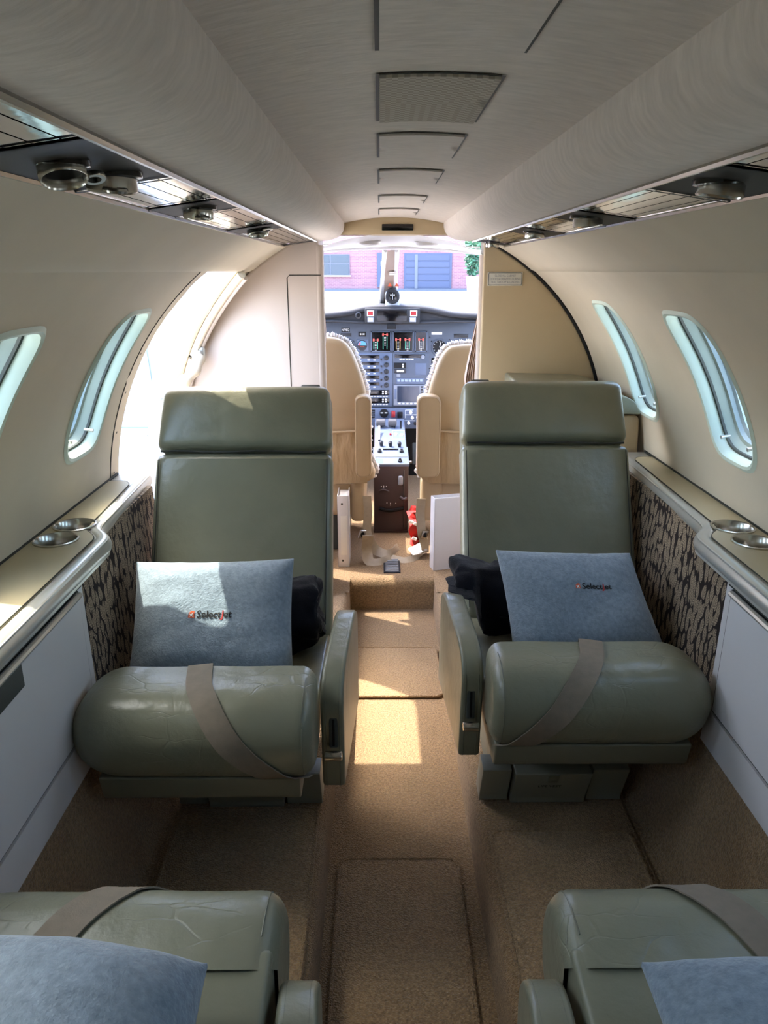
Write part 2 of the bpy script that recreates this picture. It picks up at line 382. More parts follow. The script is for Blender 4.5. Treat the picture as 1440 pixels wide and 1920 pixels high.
def hole_ring(sg, steps, cy, cp, a, bphi, p=4.5, n=72, bm=None, fill=False):
    """stepped reveal: steps = [(inset, radius)]"""
    bm = bm or bmesh.new(); rows = []
    for d, R in steps:
        row = []
        for i in range(n):
            t = 2 * pi * i / n; dy, ds = sel(math.cos(t), math.sin(t), a - d, bphi * R0 - d, p)
            row.append(bm.verts.new(cyl(sg, R, cp + ds / R0, cy + dy)))
        rows.append(row)
    for A, B in zip(rows, rows[1:]):
        for i in range(n): bm.faces.new((A[i], A[(i + 1) % n], B[(i + 1) % n], B[i]))
    if fill:
        prev = rows[-1]; d, R = steps[-1]
        for k in (0.75, 0.5, 0.25):
            row = []
            for i in range(n):
                t = 2 * pi * i / n; dy, ds = sel(math.cos(t), math.sin(t), a - d, bphi * R0 - d, p)
                row.append(bm.verts.new(cyl(sg, R, cp + ds * k / R0, cy + dy * k)))
            for i in range(n): bm.faces.new((prev[i], prev[(i + 1) % n], row[(i + 1) % n], row[i]))
            prev = row
        c = bm.verts.new(cyl(sg, R, cp, cy))
        for i in range(n): bm.faces.new((prev[i], prev[(i + 1) % n], c))
    return bm
def cyl_patch(sg, R, y0, y1, p0, p1, ny=8, npz=12, bm=None):
    return grid(lambda u, v: cyl(sg, R, p0 + (p1 - p0) * v, y0 + (y1 - y0) * u), ny, npz, bm)

DC = (2.20, math.radians(92))
DPOLY = [(y - DC[0], (phi_z(z) - DC[1]) * R0) for y, z in roundpoly([(1.925, 1.312, .05), (2.34, 1.312, .07), (2.46, 1.21, .10), (2.515, .98, .2), (2.515, .13, .05), (1.925, .13, .05)], .05, 6)]
DOOR = dict(cy=DC[0], cp=DC[1], a=1.0, bphi=1.0, p=DPOLY)
def wall_side(sg, name, wins, yend):
    bm = bmesh.new()
    for i, c in enumerate(wins):
        y1 = yend if i == 0 else c + 0.275
        y0 = YB if i == len(wins) - 1 else c - 0.275
        bay(sg, R0, y0, y1, PH_SEAM, PH_LEDGE, c, W_C, W_A, W_P, bm=bm)
    s = struct(name, bm, 'wall', label='curved beige leather sidewall with oval cabin windows')
    up = grid(lambda u, v: cyl(sg, R0 - 0.004 + (0.004 if v > .99 else 0), PH_TOP - 0.02 + (PH_SEAM - PH_TOP + 0.02) * min(v * 1.02, 1), YB + (2.60 - YB) * u), 24, 10)
    obj('upper_panel', up, 'wall', s)
    return s
WL = wall_side(-1, 'wall_left', WIN_L, 1.845)
WR = wall_side(1, 'wall_right', WIN_R, YF + 0.02)
WL['label'] = 'curved beige leather sidewall with windows, ending at the open entry door'
WR['label'] = 'curved beige leather sidewall with windows, running on to the tan partition'
# left door surround (cream frame strip) set a little deeper than the wall
db = bay(-1, R0 + 0.004, 1.835, 2.60, PH_SEAM - 0.02, math.radians(146), DOOR['cy'], DOOR['cp'], DOOR['a'], DOOR['bphi'], DOOR['p'], rings=4, ny=12, npz=40)
d1 = struct('door_1', db, 'cream', label='cream trim frame around the open entry doorway')
obj('jamb', hole_ring(-1, [(0, R0 + .004), (.004, R0 + .008), (.006, R0 + .03)], n=120, **DOOR), 'tan_panel', d1)
obj('outer_jamb', hole_ring(-1, [(.006, R0 + .03), (.0, R0 + .045), (-.004, 0.840)], n=120, **DOOR), 'jamb', d1)
g = tube([cyl(-1, R0 + .003, PH_SEAM + (PH_LEDGE - PH_SEAM) * i / 24, 1.848) for i in range(25)], 0.005, 6); obj('gap_seal', g, 'seam', d1)
for i in range(6):
    ph = PH_SEAM + 0.06 + i * 0.145; c = cyl(-1, R0 + .0045, ph, 1.888); nrm = -(c - Vector((0, 1.885, ZC))).normalized()
    obj('screw', lathe([(.003, 0), (.003, .0012), (.0015, .0016)], c, nrm, 8), 'gasket', d1)
# windows
def window(n, sg, c, label):
    o = tag(obj('window_%d' % n, hole_ring(sg, [(-.012, R0 - .0005), (-.005, R0 - .005), (.001, R0 - .003), (.004, R0 + .006), (.005, R0 + .02)], c, W_C, W_A, W_P), 'mint'), label, 'window', 'cabin windows', 'structure')
    obj('gasket', hole_ring(sg, [(.005, R0 + .02), (.010, R0 + .021), (.010, R0 + .026)], c, W_C, W_A, W_P), 'gasket', o)
    obj('inner_frame', hole_ring(sg, [(.008, R0 + .024), (.010, R0 + .030), (.013, R0 + .044), (.020, R0 + .047)], c, W_C, W_A, W_P), 'greymint', o)
    obj('outer_frame', hole_ring(sg, [(.020, R0 + .047), (.022, R0 + .056), (.030, R0 + .060), (.030, R0 + .102)], c, W_C, W_A, W_P), 'greyblue', o)
    obj('pane', hole_ring(sg, [(.0285, R0 + .063)], c, W_C, W_A, W_P, fill=True), 'glass', o)
    for dy in (-.062, .062):
        b = cyl(sg, R0 + .022, W_C + W_P - 0.052, c + dy); q = cyl(sg, R0 + .002, W_C + W_P - 0.056, c + dy)
        obj('shade_knob', tube([b, b.lerp(q, .5), q], [.0035, .0035, .0045], 8), 'silver', o)
    return o
wn_ = 1
for sg, lst, side in ((-1, WIN_L, 'left'), (1, WIN_R, 'right')):
    for i, c in enumerate(lst):
        if c < -0.3: lab = 'mint-trimmed oval cabin window in the rear part of the sidewall'
        elif sg < 0: lab = ('mint-trimmed cabin window next to the open entry door', 'mint-trimmed cabin window above the white cabinet, one back from the entry door', 'mint-trimmed cabin window above the seat with the puffy pillow', 'mint-trimmed oval cabin window in the rear part of the sidewall')[i]
        else: lab = ('mint-trimmed cabin window nearest the tan partition with the placard', 'mint-trimmed cabin window above the cup holders, one back from the tan partition', 'mint-trimmed cabin window on the partition-placard side, two back', 'mint-trimmed cabin window on the partition-placard side, three back', 'mint-trimmed oval cabin window in the rear part of the sidewall')[min(i, 4)]
        window(wn_, sg, c, lab); wn_ += 1
# outer skin (fuselage)
RS = 0.840
sk = bmesh.new(); P0, P1 = math.radians(40), math.radians(84)
for sg, lst in ((-1, WIN_L), (1, WIN_R)):
    for i, c in enumerate(lst):
        y1 = (1.845 if sg < 0 else 2.80) if i == 0 else c + .275
        y0 = YB if i == len(lst) - 1 else c - .275
        bay(sg, RS, y0, y1, P0, P1, c, W_C, W_A - .026, W_P - .026 / R0, bm=sk)
    yy = 1.845 if sg < 0 else 2.80
    cyl_patch(sg, RS, YB, yy, P1, pi, 10, 24, sk)
    cyl_patch(sg, RS, YB, 3.19, 0, P0, 12, 8, sk)
bay(-1, RS, 1.845, 2.60, P0, pi, DOOR['cy'], DOOR['cp'], DOOR['a'] + .004, DOOR['bphi'], DOOR['p'], rings=4, ny=12, npz=40, bm=sk)
cyl_patch(-1, RS, 2.60, 2.80, P0, pi, 4, 30, sk)
for sg in (-1, 1): cyl_patch(sg, RS, 2.80, 4.6, math.radians(66), pi, 8, 20, sk)
skin = struct('wall_outer', sk, 'white', label='white painted outer fuselage skin')
# aft bulkhead
struct('wall_back', lathe([(0, 0), (.4, 0), (.8, 0)], (0, YB, ZC), (0, 1, 0), 48, cap=False), 'tan_panel', label='tan aft bulkhead closing the cabin behind the seats')

# ceiling
ce = struct('ceiling', cyl_patch(1, R0, YB, YF, -0.26, 0.26, 16, 16), 'suede', label='arched grey-beige suede ceiling with inset service panels')
def cpanel(y0, y1, x0, x1, m, name='ceiling_panel'):
    a0, a1 = math.asin(x0 / R0), math.asin(x1 / R0)
    e = 0.0035
    f = cyl_patch(1, R0 - .0015, y0 - e, y1 + e, a0 - e / R0, a1 + e / R0, 4, 6); g = obj('panel_gap', f, 'gasket', ce)
    t = bmesh.new()
    cyl_patch(1, R0 - .004, y0, y1, a0, a1, 6, 8, t)
    for (ya, yb, pa, pb) in ((y0, y1, a0, a0), (y0, y1, a1, a1), (y0, y0, a0, a1), (y1, y1, a0, a1)):
        grid(lambda u, v: cyl(1, R0 - .004 + .0035 * u, pa + (pb - pa) * v, ya + (yb - ya) * v), 1, 8, t)
    obj(name, t, m, ce)
cpanel(.30, .655, -.047, .064, 'suede'); cpanel(.735, .94, -.047, .060, 'speaker', 'speaker_grille')
for a, b in ((1.03, 1.225), (1.375, 1.575), (1.82, 2.01), (2.2, 2.42)): cpanel(a, b, -.047, .060, 'suede')

# overhead valances and chrome service rails
VAL = [(.160, 1.4395), (.1605, 1.425), (.165, 1.410), (.176, 1.397), (.192, 1.389), (.215, 1.384), (.246, 1.3815), (.252, 1.386), (.252, 1.42)]
def valance(sg, label):
    prof = [(sg * a, b) for a, b in VAL]
    return tag(obj('overhead_valance', prism(prof, 'y', YB + .02, 2.585, .012, 3), 'suede'), label, 'valance')
valance(-1, 'suede-covered overhead valance above the open-door side'); valance(1, 'suede-covered overhead valance above the placard partition side')
RI, RO = Vector((.2465, 1.3795)), Vector((.347, 1.3655))
def rail(sg, plates, label):
    t = thing('service_rail', (sg * .297, 1.0, 1.36), label, 'service rail')
    def at(f, y, dz=0): q = RI.lerp(RO, f); return Vector((sg * q.x, y, q.y + dz))
    obj('backing', grid(lambda u, v: at(v, -1.2 + u * 3.75, .008), 1, 1), 'black', t)
    edges = [-1.2] + [e for p in plates for e in p] + [2.50]
    for k in range(0, len(edges), 2):
        y0, y1 = edges[k], edges[k + 1]
        if y1 - y0 < .03: continue
        for s in range(5):
            f0, f1 = s / 5 + .008, (s + 1) / 5 - .008
            b = bmesh.new(); ny = max(2, int((y1 - y0) / .08))
            grid(lambda u, v: at(f0 + (f1 - f0) * v, y0 + (y1 - y0) * u, .0), ny, 1, b)
            grid(lambda u, v: at(f0, y0 + (y1 - y0) * u, .006 * v), ny, 1, b); grid(lambda u, v: at(f1, y0 + (y1 - y0) * u, .006 * v), ny, 1, b)
            obj('chrome_strip', b, 'chrome', t)
    for (y0, y1) in plates:
        b = bmesh.new(); grid(lambda u, v: at(v, y0 + (y1 - y0) * u, -.001), 1, 1, b)
        for yy in (y0 + .004, y1 - .004): grid(lambda u, v: at(v, yy - .004 + .008 * u, -.003), 1, 1, b)
        obj('vent_plate', b, 'black', t)
    for e in (0, 1):
        obj('edge_trim', tube([at(e, -1.2 + 3.7 * i / 12, -.001) for i in range(13)], .0035, 6), 'steel', t)
    return t
PL = [(.575, .80), (1.035, 1.175), (1.56, 1.70), (2.40, 2.48)]; PR = [(.71, .905), (1.22, 1.385), (1.68, 1.865), (2.36, 2.47)]
rail(-1, PL, 'chrome slatted overhead service rail above the open-door side'); rail(1, PR, 'chrome slatted overhead service rail above the placard partition side')
def gasper(sg, f, y, tilt, r, label, tw=0.0):
    q = RI.lerp(RO, f); c = Vector((sg * q.x, y, q.y)); ax = Vector((sg * tilt[0], tilt[1], -1)).normalized()
    t = thing('air_gasper', c, label, 'air vent', 'overhead air vents')
    obj('socket', lathe([(r * 1.12, -.004), (r * 1.10, .001), (r * .95, .002), (r * .8, .0)], c + Vector((0, 0, -.001)), (0, 0, -1), 24), 'black_gloss', t)
    obj('nozzle', lathe([(r * .86, -.004), (r * .9, .002), (r * .92, .012), (r * .86, .014), (r * .78, .012), (r * .74, .004)], c, ax, 28, cap=False), 'steel', t)
    obj('bore', lathe([(r * .76, .006), (.0, .005)], c, ax, 20, cap=False), 'black', t)
    s, u = frame_of(ax); e = c + ax * .008 + (s * math.cos(tw) + u * math.sin(tw)) * r * 1.15
    obj('tab', lathe([(r * .42, 0), (r * .45, .002), (r * .42, .004), (r * .26, .004), (r * .26, 0)], e, ax, 16, cap=False), 'steel', t)
for sg, f, y, tl, r, lab, tw in (
    (-1, .55, .655, (-.25, -.3), .021, 'tilted chrome air vent in the rearmost black plate, open-door side', 2.2),
    (-1, .45, .745, (.1, .15), .025, 'wide chrome air vent at the front of the rearmost black plate, open-door side', .4),
    (-1, .5, 1.11, (.05, .15), .023, 'round chrome air vent in the middle black plate, open-door side', .4),
    (-1, .5, 1.63, (-.15, -.2), .024, 'tilted chrome air vent in the forward black plate, open-door side', .9),
    (1, .45, .80, (-.1, .1), .025, 'wide chrome air vent in the rearmost black plate, placard side', 2.8),
    (1, .45, 1.30, (.1, .1), .026, 'chrome air vent with two tabs in the middle black plate, placard side', 3.0),
    (1, .5, 1.76, (.0, .0), .023, 'small chrome air vent in the forward black plate, placard side', 2.6),
    (1, .5, 2.41, (.0, .0), .022, 'small chrome air vent at the cockpit end of the service rail', 2.6)):
    gasper(sg, f, y, tl, r, lab, tw)

# ------------------------------------------------------------------ floor
ZF = 0.131
def floor_prof():
    half = [(.165, 0), (.167, .100), (.171, .118), (.180, .128), (.195, .131), (.505, .131), (.512, .124), (.526, .124), (.534, .133), (.552, .17), (.606, .415), (.64, .42)]
    return [(-a, b) for a, b in reversed(half)] + half
FP = floor_prof()
fb = bmesh.new(); Yf = [YB + (2.735 - YB) * i / 20 for i in range(21)]
V = [[fb.verts.new((a, y, b)) for a, b in FP] for y in Yf]
for A, B in zip(V, V[1:]):
    for i in range(len(FP) - 1): fb.faces.new((A[i], A[i + 1], B[i + 1], B[i]))
# step up to the cockpit and the cockpit floor
st = [(2.725, 0), (2.722, .09), (2.726, .116), (2.736, .127), (2.755, .131), (3.9, .131), (4.35, .131)]
V = [[fb.verts.new((x, y, z)) for y, z in st] for x in (-.17, -.08, 0, .08, .17)]
for A, B in zip(V, V[1:]):
    for i in range(len(st) - 1): fb.faces.new((A[i], A[i + 1], B[i + 1], B[i]))
for sg in (-1, 1):
    V = [[fb.verts.new((sg * x, y, .1309)) for y in (2.6, 3.3, 4.35)] for x in (.165, .5, .7)]
    for A, B in zip(V, V[1:]):
        for i in range(2): fb.faces.new((A[i], A[i + 1], B[i + 1], B[i]))
fl = struct('floor', fb, 'carpet', label='tan carpeted cabin floor with a sunken aisle and a step to the cockpit')
def mat_piece(x0, x1, y0, y1, z, r=.03, h=.007, name='floor_mat'):
    p = roundpoly([(x0, y0), (x1, y0), (x1, y1), (x0, y1)], r, 5)
    o = obj(name, prism(p, 'z', z - .002, z + h, .0045, 3), 'carpet_mat', fl)
    t = tube([(a, b, z + h - .0015) for a, b in p], .0042, 6, closed=True); obj('bound_edge', t, 'carpet', o)
mat_piece(-.152, .152, 2.07, 2.39, 0, .03, .010)
mat_piece(-.140, .128, .2, 1.385, 0, .03, .008)
mat_piece(.190, .490, .3, 1.325, ZF, .03, .006)
mat_piece(-.490, -.186, .3, 1.40, ZF, .03, .006)

# side lining under the ledges
def quadstrip(pts, m):
    b = bmesh.new(); v = [[b.verts.new(p) for p in row] for row in pts]
    for A, B in zip(v, v[1:]):
        for i in range(len(A) - 1): b.faces.new((A[i], A[i + 1], B[i + 1], B[i]))
    return b
def lining(sg, y1, label, name):
    b = prism([(sg * .612, .405), (sg * .655, .405), (sg * .66, .765), (sg * .632, .765)], 'y', YB + .02, y1, .006, 2)
    return struct(name, b, 'leaffab', label=label)
lining(-1, 1.855, 'dark leaf-patterned fabric lining below the ledge by the entry door', 'trim_1')
lining(1, 2.59, 'dark leaf-patterned fabric lining below the ledge facing the entry door', 'trim_2')

# ledges
ZL = 0.783
def holed(outer, holes, z0, z1):
    bm = bmesh.new()
    for z in (z0, z1):
        E = []
        for lp in [outer] + holes:
            v = [bm.verts.new((a, b, z)) for a, b in lp]; E += [bm.edges.new((v[i], v[(i + 1) % len(v)])) for i in range(len(v))]
        bmesh.ops.triangle_fill(bm, edges=E, use_beauty=True, use_dissolve=False)
    for lp in [outer] + holes:
        A = [bm.verts.new((a, b, z0)) for a, b in lp]; B = [bm.verts.new((a, b, z1)) for a, b in lp]
        for i in range(len(lp)): bm.faces.new((A[i], A[(i + 1) % len(lp)], B[(i + 1) % len(lp)], B[i]))
    return bm
def clean(lp):
    out = []
    for p in lp:
        if not out or (Vector(p) - Vector(out[-1])).length > 1e-4: out.append(p)
    if (Vector(out[0]) - Vector(out[-1])).length < 1e-4: out.pop()
    return out
def ledge(sg, yf, ylab, label):
    CUPS = [(sg * .684, 1.478 - (.02 if sg > 0 else 0)), (sg * .686, 1.388 - (.02 if sg > 0 else 0))]
    HL = [[(a + .0395 * math.cos(2 * pi * i / 32), b + .0395 * math.sin(2 * pi * i / 32)) for i in range(32)] for a, b in CUPS]
    t = thing('side_ledge', (sg * .68, .9, .74), label, 'ledge')
    pts = [(.742, -1.2), (.585, -1.2), (.588, 1.405), (.600, 1.432), (.625, 1.462), (.632, 1.50), (.650, yf), (.742, yf)]
    p = [(sg * a, b) for a, b in pts]
    poly = roundpoly([(*p[0], 0), (*p[1], 0), (*p[2], .03), (*p[3], .02), (*p[4], .02), (*p[5], .03), (*p[6], .004), (*p[7], 0)], .01, 6)
    obj('shelf', holed(clean(poly), HL, ZL - .034, ZL - .002), 'silver', t)
    edge = [q for q in poly if abs(q[0]) < .700]
    path = [(a + sg * .014, b, ZL - .017) for a, b in edge]
    obj('nosing', tube(path, .0185, 14), 'silver', t)
    ins = [(.739, -1.19), (.612, -1.19), (.615, 1.40), (.627, 1.424), (.650, 1.45), (.656, 1.50), (.672, yf - .10), (.690, yf - .07), (.739, yf - .07)]
    pi_ = roundpoly([(sg * a, b) for a, b in ins], .015, 4)
    obj('inlay', holed(clean(pi_), HL, ZL - .004, ZL + .0012), 'ledge_top', t)
    obj('inlay_line', tube([(a, b, ZL + .0004) for a, b in pi_], .0012, 5, closed=True), 'seam', t)
    obj('wall_gap', tube([(sg * .7355, -1.2 + (yf + 1.2) * i / 10, ZL + .001) for i in range(11)], .0035, 6), 'seam', t)
    for (cx, cy) in CUPS:
        c = (cx, cy, ZL)
        o = obj('cup_holder', lathe([(.0435, .0012), (.0435, .004), (.0405, .005), (.0385, .0025), (.0375, -.03), (.036, -.055), (.0, -.056)], c, (0, 0, 1), 36, cap=False), 'steel', t)
    for b_ in (ylab,):
        obj('slot', rbox((sg * .655, b_, ZL + .0014), (.006, .05, .001), .0004), 'seam', t)
    return t
LEDL = ledge(-1, 1.90, 1.06, 'tan-topped side ledge with silver nosing and two cup holders by the entry door')
LEDR = ledge(1, 2.148, 1.06, 'tan-topped side ledge with silver nosing and two cup holders opposite the entry door')
# side cabinets
def cabinet(sg, label):
    t = thing('side_cabinet', (sg * .61, .5, .41), label, 'cabinet')
    y0, y1 = -1.0, 1.285
    obj('body', prism([(sg * .598, .40), (sg * .66, .40), (sg * .66, .7475), (sg * .602, .7475)], 'y', y0, y1, .003, 2), 'cabinet', t)
    d = obj('door', prism([(sg * .592, .485), (sg * .600, .485), (sg * .602, .728), (sg * .594, .728)], 'y', .50, y1 - .035, .003, 2), 'cabinet', t)
    obj('door_gap', prism([(sg * .5955, .479), (sg * .601, .479), (sg * .602, .734), (sg * .598, .734)], 'y', .494, y1 - .029, 0), 'seam', t)
    d2 = obj('door', prism([(sg * .592, .485), (sg * .600, .485), (sg * .602, .728), (sg * .594, .728)], 'y', -.4, .484, .003, 2), 'cabinet', t)
    obj('kick_panel', prism([(sg * .590, .405), (sg * .600, .405), (sg * .601, .477), (sg * .592, .477)], 'y', y0, y1 - .01, .002, 2), 'cabinet', t)
    obj('pull_recess', rbox((sg * .5925, .90, .705), (.004, .22, .040), .0019, 2), 'gasket', d)
    obj('top_gap', rbox((sg * .595, .14, .7445), (.006, 2.24, .008), .002, 1), 'seam', t)
    obj('pull', tube([(sg * .590, .52 + i * .09, .733) for i in range(9)], .006, 8), 'silver', t)
    return t
cabinet(-1, 'pale grey side cabinet under the ledge by the entry door'); cabinet(1, 'pale grey side cabinet under the ledge opposite the entry door')

# ------------------------------------------------------------------ partitions to the cockpit
def arc(sg, R, a0, a1, n=28): return [(sg * R * math.sin(a0 + (a1 - a0) * i / n), ZC + R * math.cos(a0 + (a1 - a0) * i / n)) for i in range(n + 1)]
xr = PY(903, 600, YF).x
pr = [(xr, .131), (.60, .131)] + arc(1, .737, math.radians(125), math.asin(xr / .737))
wfr = struct('wall_front', prism(pr, 'y', YF, YF + .10, .010, 3), 'tan_panel', label='tan leather partition with a small placard beside the cockpit opening')
obj('edge_seal', tube([(a, YF - .002, b) for a, b in arc(1, .736, math.radians(100), math.asin((xr + .02) / .736))], .006, 6), 'black', wfr)
obj('edge_post', tube([(xr + .004, YF + .03, .14 + i * .12) for i in range(11)], .016, 10), 'pale_panel', wfr)
pc = thing('warning_placard', PY(947, 535, YF), 'silver placard about closing cabinet doors on the tan partition', 'sign')
p0, p1 = PY(915, 510, YF - .003), PY(979, 536, YF - .003)
obj('plate', box2((p0.x, YF - .004, p1.z), (p1.x, YF + .0005, p0.z), .0012, 2), 'placard', pc)
fx0, fx1, fz0, fz1 = p0.x + .003, p1.x - .003, p1.z + .003, p0.z - .003
obj('border', tube([(a, YF - .0045, b) for a, b in roundpoly([(fx0, fz0), (fx1, fz0), (fx1, fz1), (fx0, fz1)], .003)], .0008, 5, closed=True), 'gasket', pc)
cx, cz = (p0.x + p1.x) / 2, (p0.z + p1.z) / 2
for k, ln in enumerate(('CLOSE ALL CABINET', 'DOORS & DRAWERS DURING', 'TAXI, TAKEOFF & LANDING')):
    obj('lettering', text_bm(ln, .0098, lambda a, b, k=k: (cx + a * .78, YF - .0046, cz + .010 - k * .010 + b)), 'grey', pc, smooth=False)
YL = 2.55
xl = PY(601, 600, YL).x
pl_ = [(xl, .131), (-.56, .131)] + arc(-1, .741, math.radians(125), math.asin(-xl / .741), 28)
wfl = struct('wall_forward', prism(pl_, 'y', YL, YL + .20, .012, 3), 'pale_panel', label='pale closet partition between the entry door and the cockpit opening')
a0 = PY(538, 516, YL); a1 = PY(541, 735, YL)
obj('closet_gap', tube([(xl + .004, YL - .0005, a0.z), (a0.x + .008, YL - .0005, a0.z), (a0.x, YL - .0005, a0.z - .008), (a0.x, YL - .0005, .2)], .0016, 5), 'seam', wfl)
obj('edge_post', tube([(xl - .006, YL + .02, .14 + i * .123) for i in range(11)], .020, 12), 'pale_panel', wfl)
def seal_path(off, dy):
    # front half of the doorway outline, from the lower edge of the upper panel downwards
    pts = sorted([p for p in DPOLY if p[0] > .02 and p[1] < .10 * R0 + .2], key=lambda p: p[1]); s0 = (PH_SEAM + .002 - DC[1]) * R0
    k = max(i for i, p in enumerate(pts) if p[1] <= s0); (ya, sa), (yb, sb) = pts[k], pts[k + 1]
    pts = [(ya + (yb - ya) * (s0 - sa) / (sb - sa), s0)] + [p for p in pts[k + 1:] if p[1] > s0 + .004]
    pts = pts + [(pts[-1][0], pts[-1][1] + .12 * j) for j in range(1, 4)]
    return catmull([cyl(-1, R0 - off, DC[1] + q / R0, DC[0] + y + dy) for y, q in pts], 4)
ds = tag(obj('door_seal', tube(seal_path(.008, .012), .013, 10), 'cream'), 'cream padded seal along the front edge of the entry doorway', 'door seal')
obj('inner_bead', tube(seal_path(.022, .024), .008, 8), 'pale_panel', ds)
gh = thing('grab_strap', PY(372, 665, 2.5), 'padded cream grab strap slung from the partition across the entry doorway', 'grab strap')
sp = catmull([PY(374, 668, 2.50), PY(366, 692, 2.47), PY(345, 715, 2.45), PY(315, 730, 2.47), PY(280, 744, 2.52), PY(248, 754, 2.56)], 8)
obj('padding', tube(sp, [.019 + .003 * math.sin(i * .9) for i in range(len(sp))], 12), 'cream', gh)
b0 = PY(375, 662, 2.515)
obj('bracket', rbox(b0, (.035, .02, .045), .009, 3), 'silver', gh); obj('bracket_nub', lathe([(.012, 0), (.010, .018), (.004, .022)], b0 + Vector((0, -.008, 0)), (0, -1, 0), 16), 'silver', gh)
# latch socket on the jamb
ls = thing('latch_socket', PY(361, 598, 2.512), 'metal latch socket with a dark hole on the entry door jamb', 'latch')
c = PY(361, 598, 2.512)
rt = Euler((0, math.radians(-30), 0))
obj('plate', rbox(c, (.034, .006, .034), .003, 2, rt), 'steel', ls); obj('hole', lathe([(.010, 0), (.0, .001)], c + Vector((0, -.0032, 0)), (0, -1, 0), 20, cap=False), 'black', ls)
for k in (-1, 1):
    cc = c + Vector((.019 * k, .001, .034 * k))
    o = obj('tab', rbox(cc, (.036, .005, .022), .002, 2, rt), 'jamb', ls)
    for j in (-1, 1): obj('screw', lathe([(.003, 0), (.002, .0015)], cc + Vector((.010 * j, -.0028, -.004 * j)), (0, -1, 0), 8), 'gasket', o)
# the open entry door, swung forward on its front hinge
od = thing('entry_door', (-1.1, 2.65, .12), 'open white entry door swung out beyond the doorway', 'door')
def doorpt(u, v, off=0.0):
    ph = math.radians(40 + 98 * v); return Vector((-.865 - .50 * u, 2.56 + .60 * (math.sin(ph) - math.sin(math.radians(40))) + off, ZC + .80 * math.cos(ph)))
obj('inner_skin', grid(lambda u, v: doorpt(u, v), 6, 20), 'jamb', od)
obj('outer_skin', grid(lambda u, v: doorpt(u, v, .06), 6, 20), 'white', od)
obj('seal', tube([doorpt(.06, i / 20, -.01) for i in range(21)], .014, 8), 'greyblue', od)
obj('edge', grid(lambda u, v: doorpt(0, v, .06 * u), 1, 20), 'white', od)
for k in (.22, .5, .78): obj('rib', grid(lambda u, v: doorpt(.1 + .8 * u, k + .03 * v, -.012), 6, 2), 'white', od)
pin = doorpt(.10, .52, -.02); obj('pin', lathe([(.008, 0), (.008, .03), (.004, .034)], pin, (0, -1, 0), 12), 'steel', od)

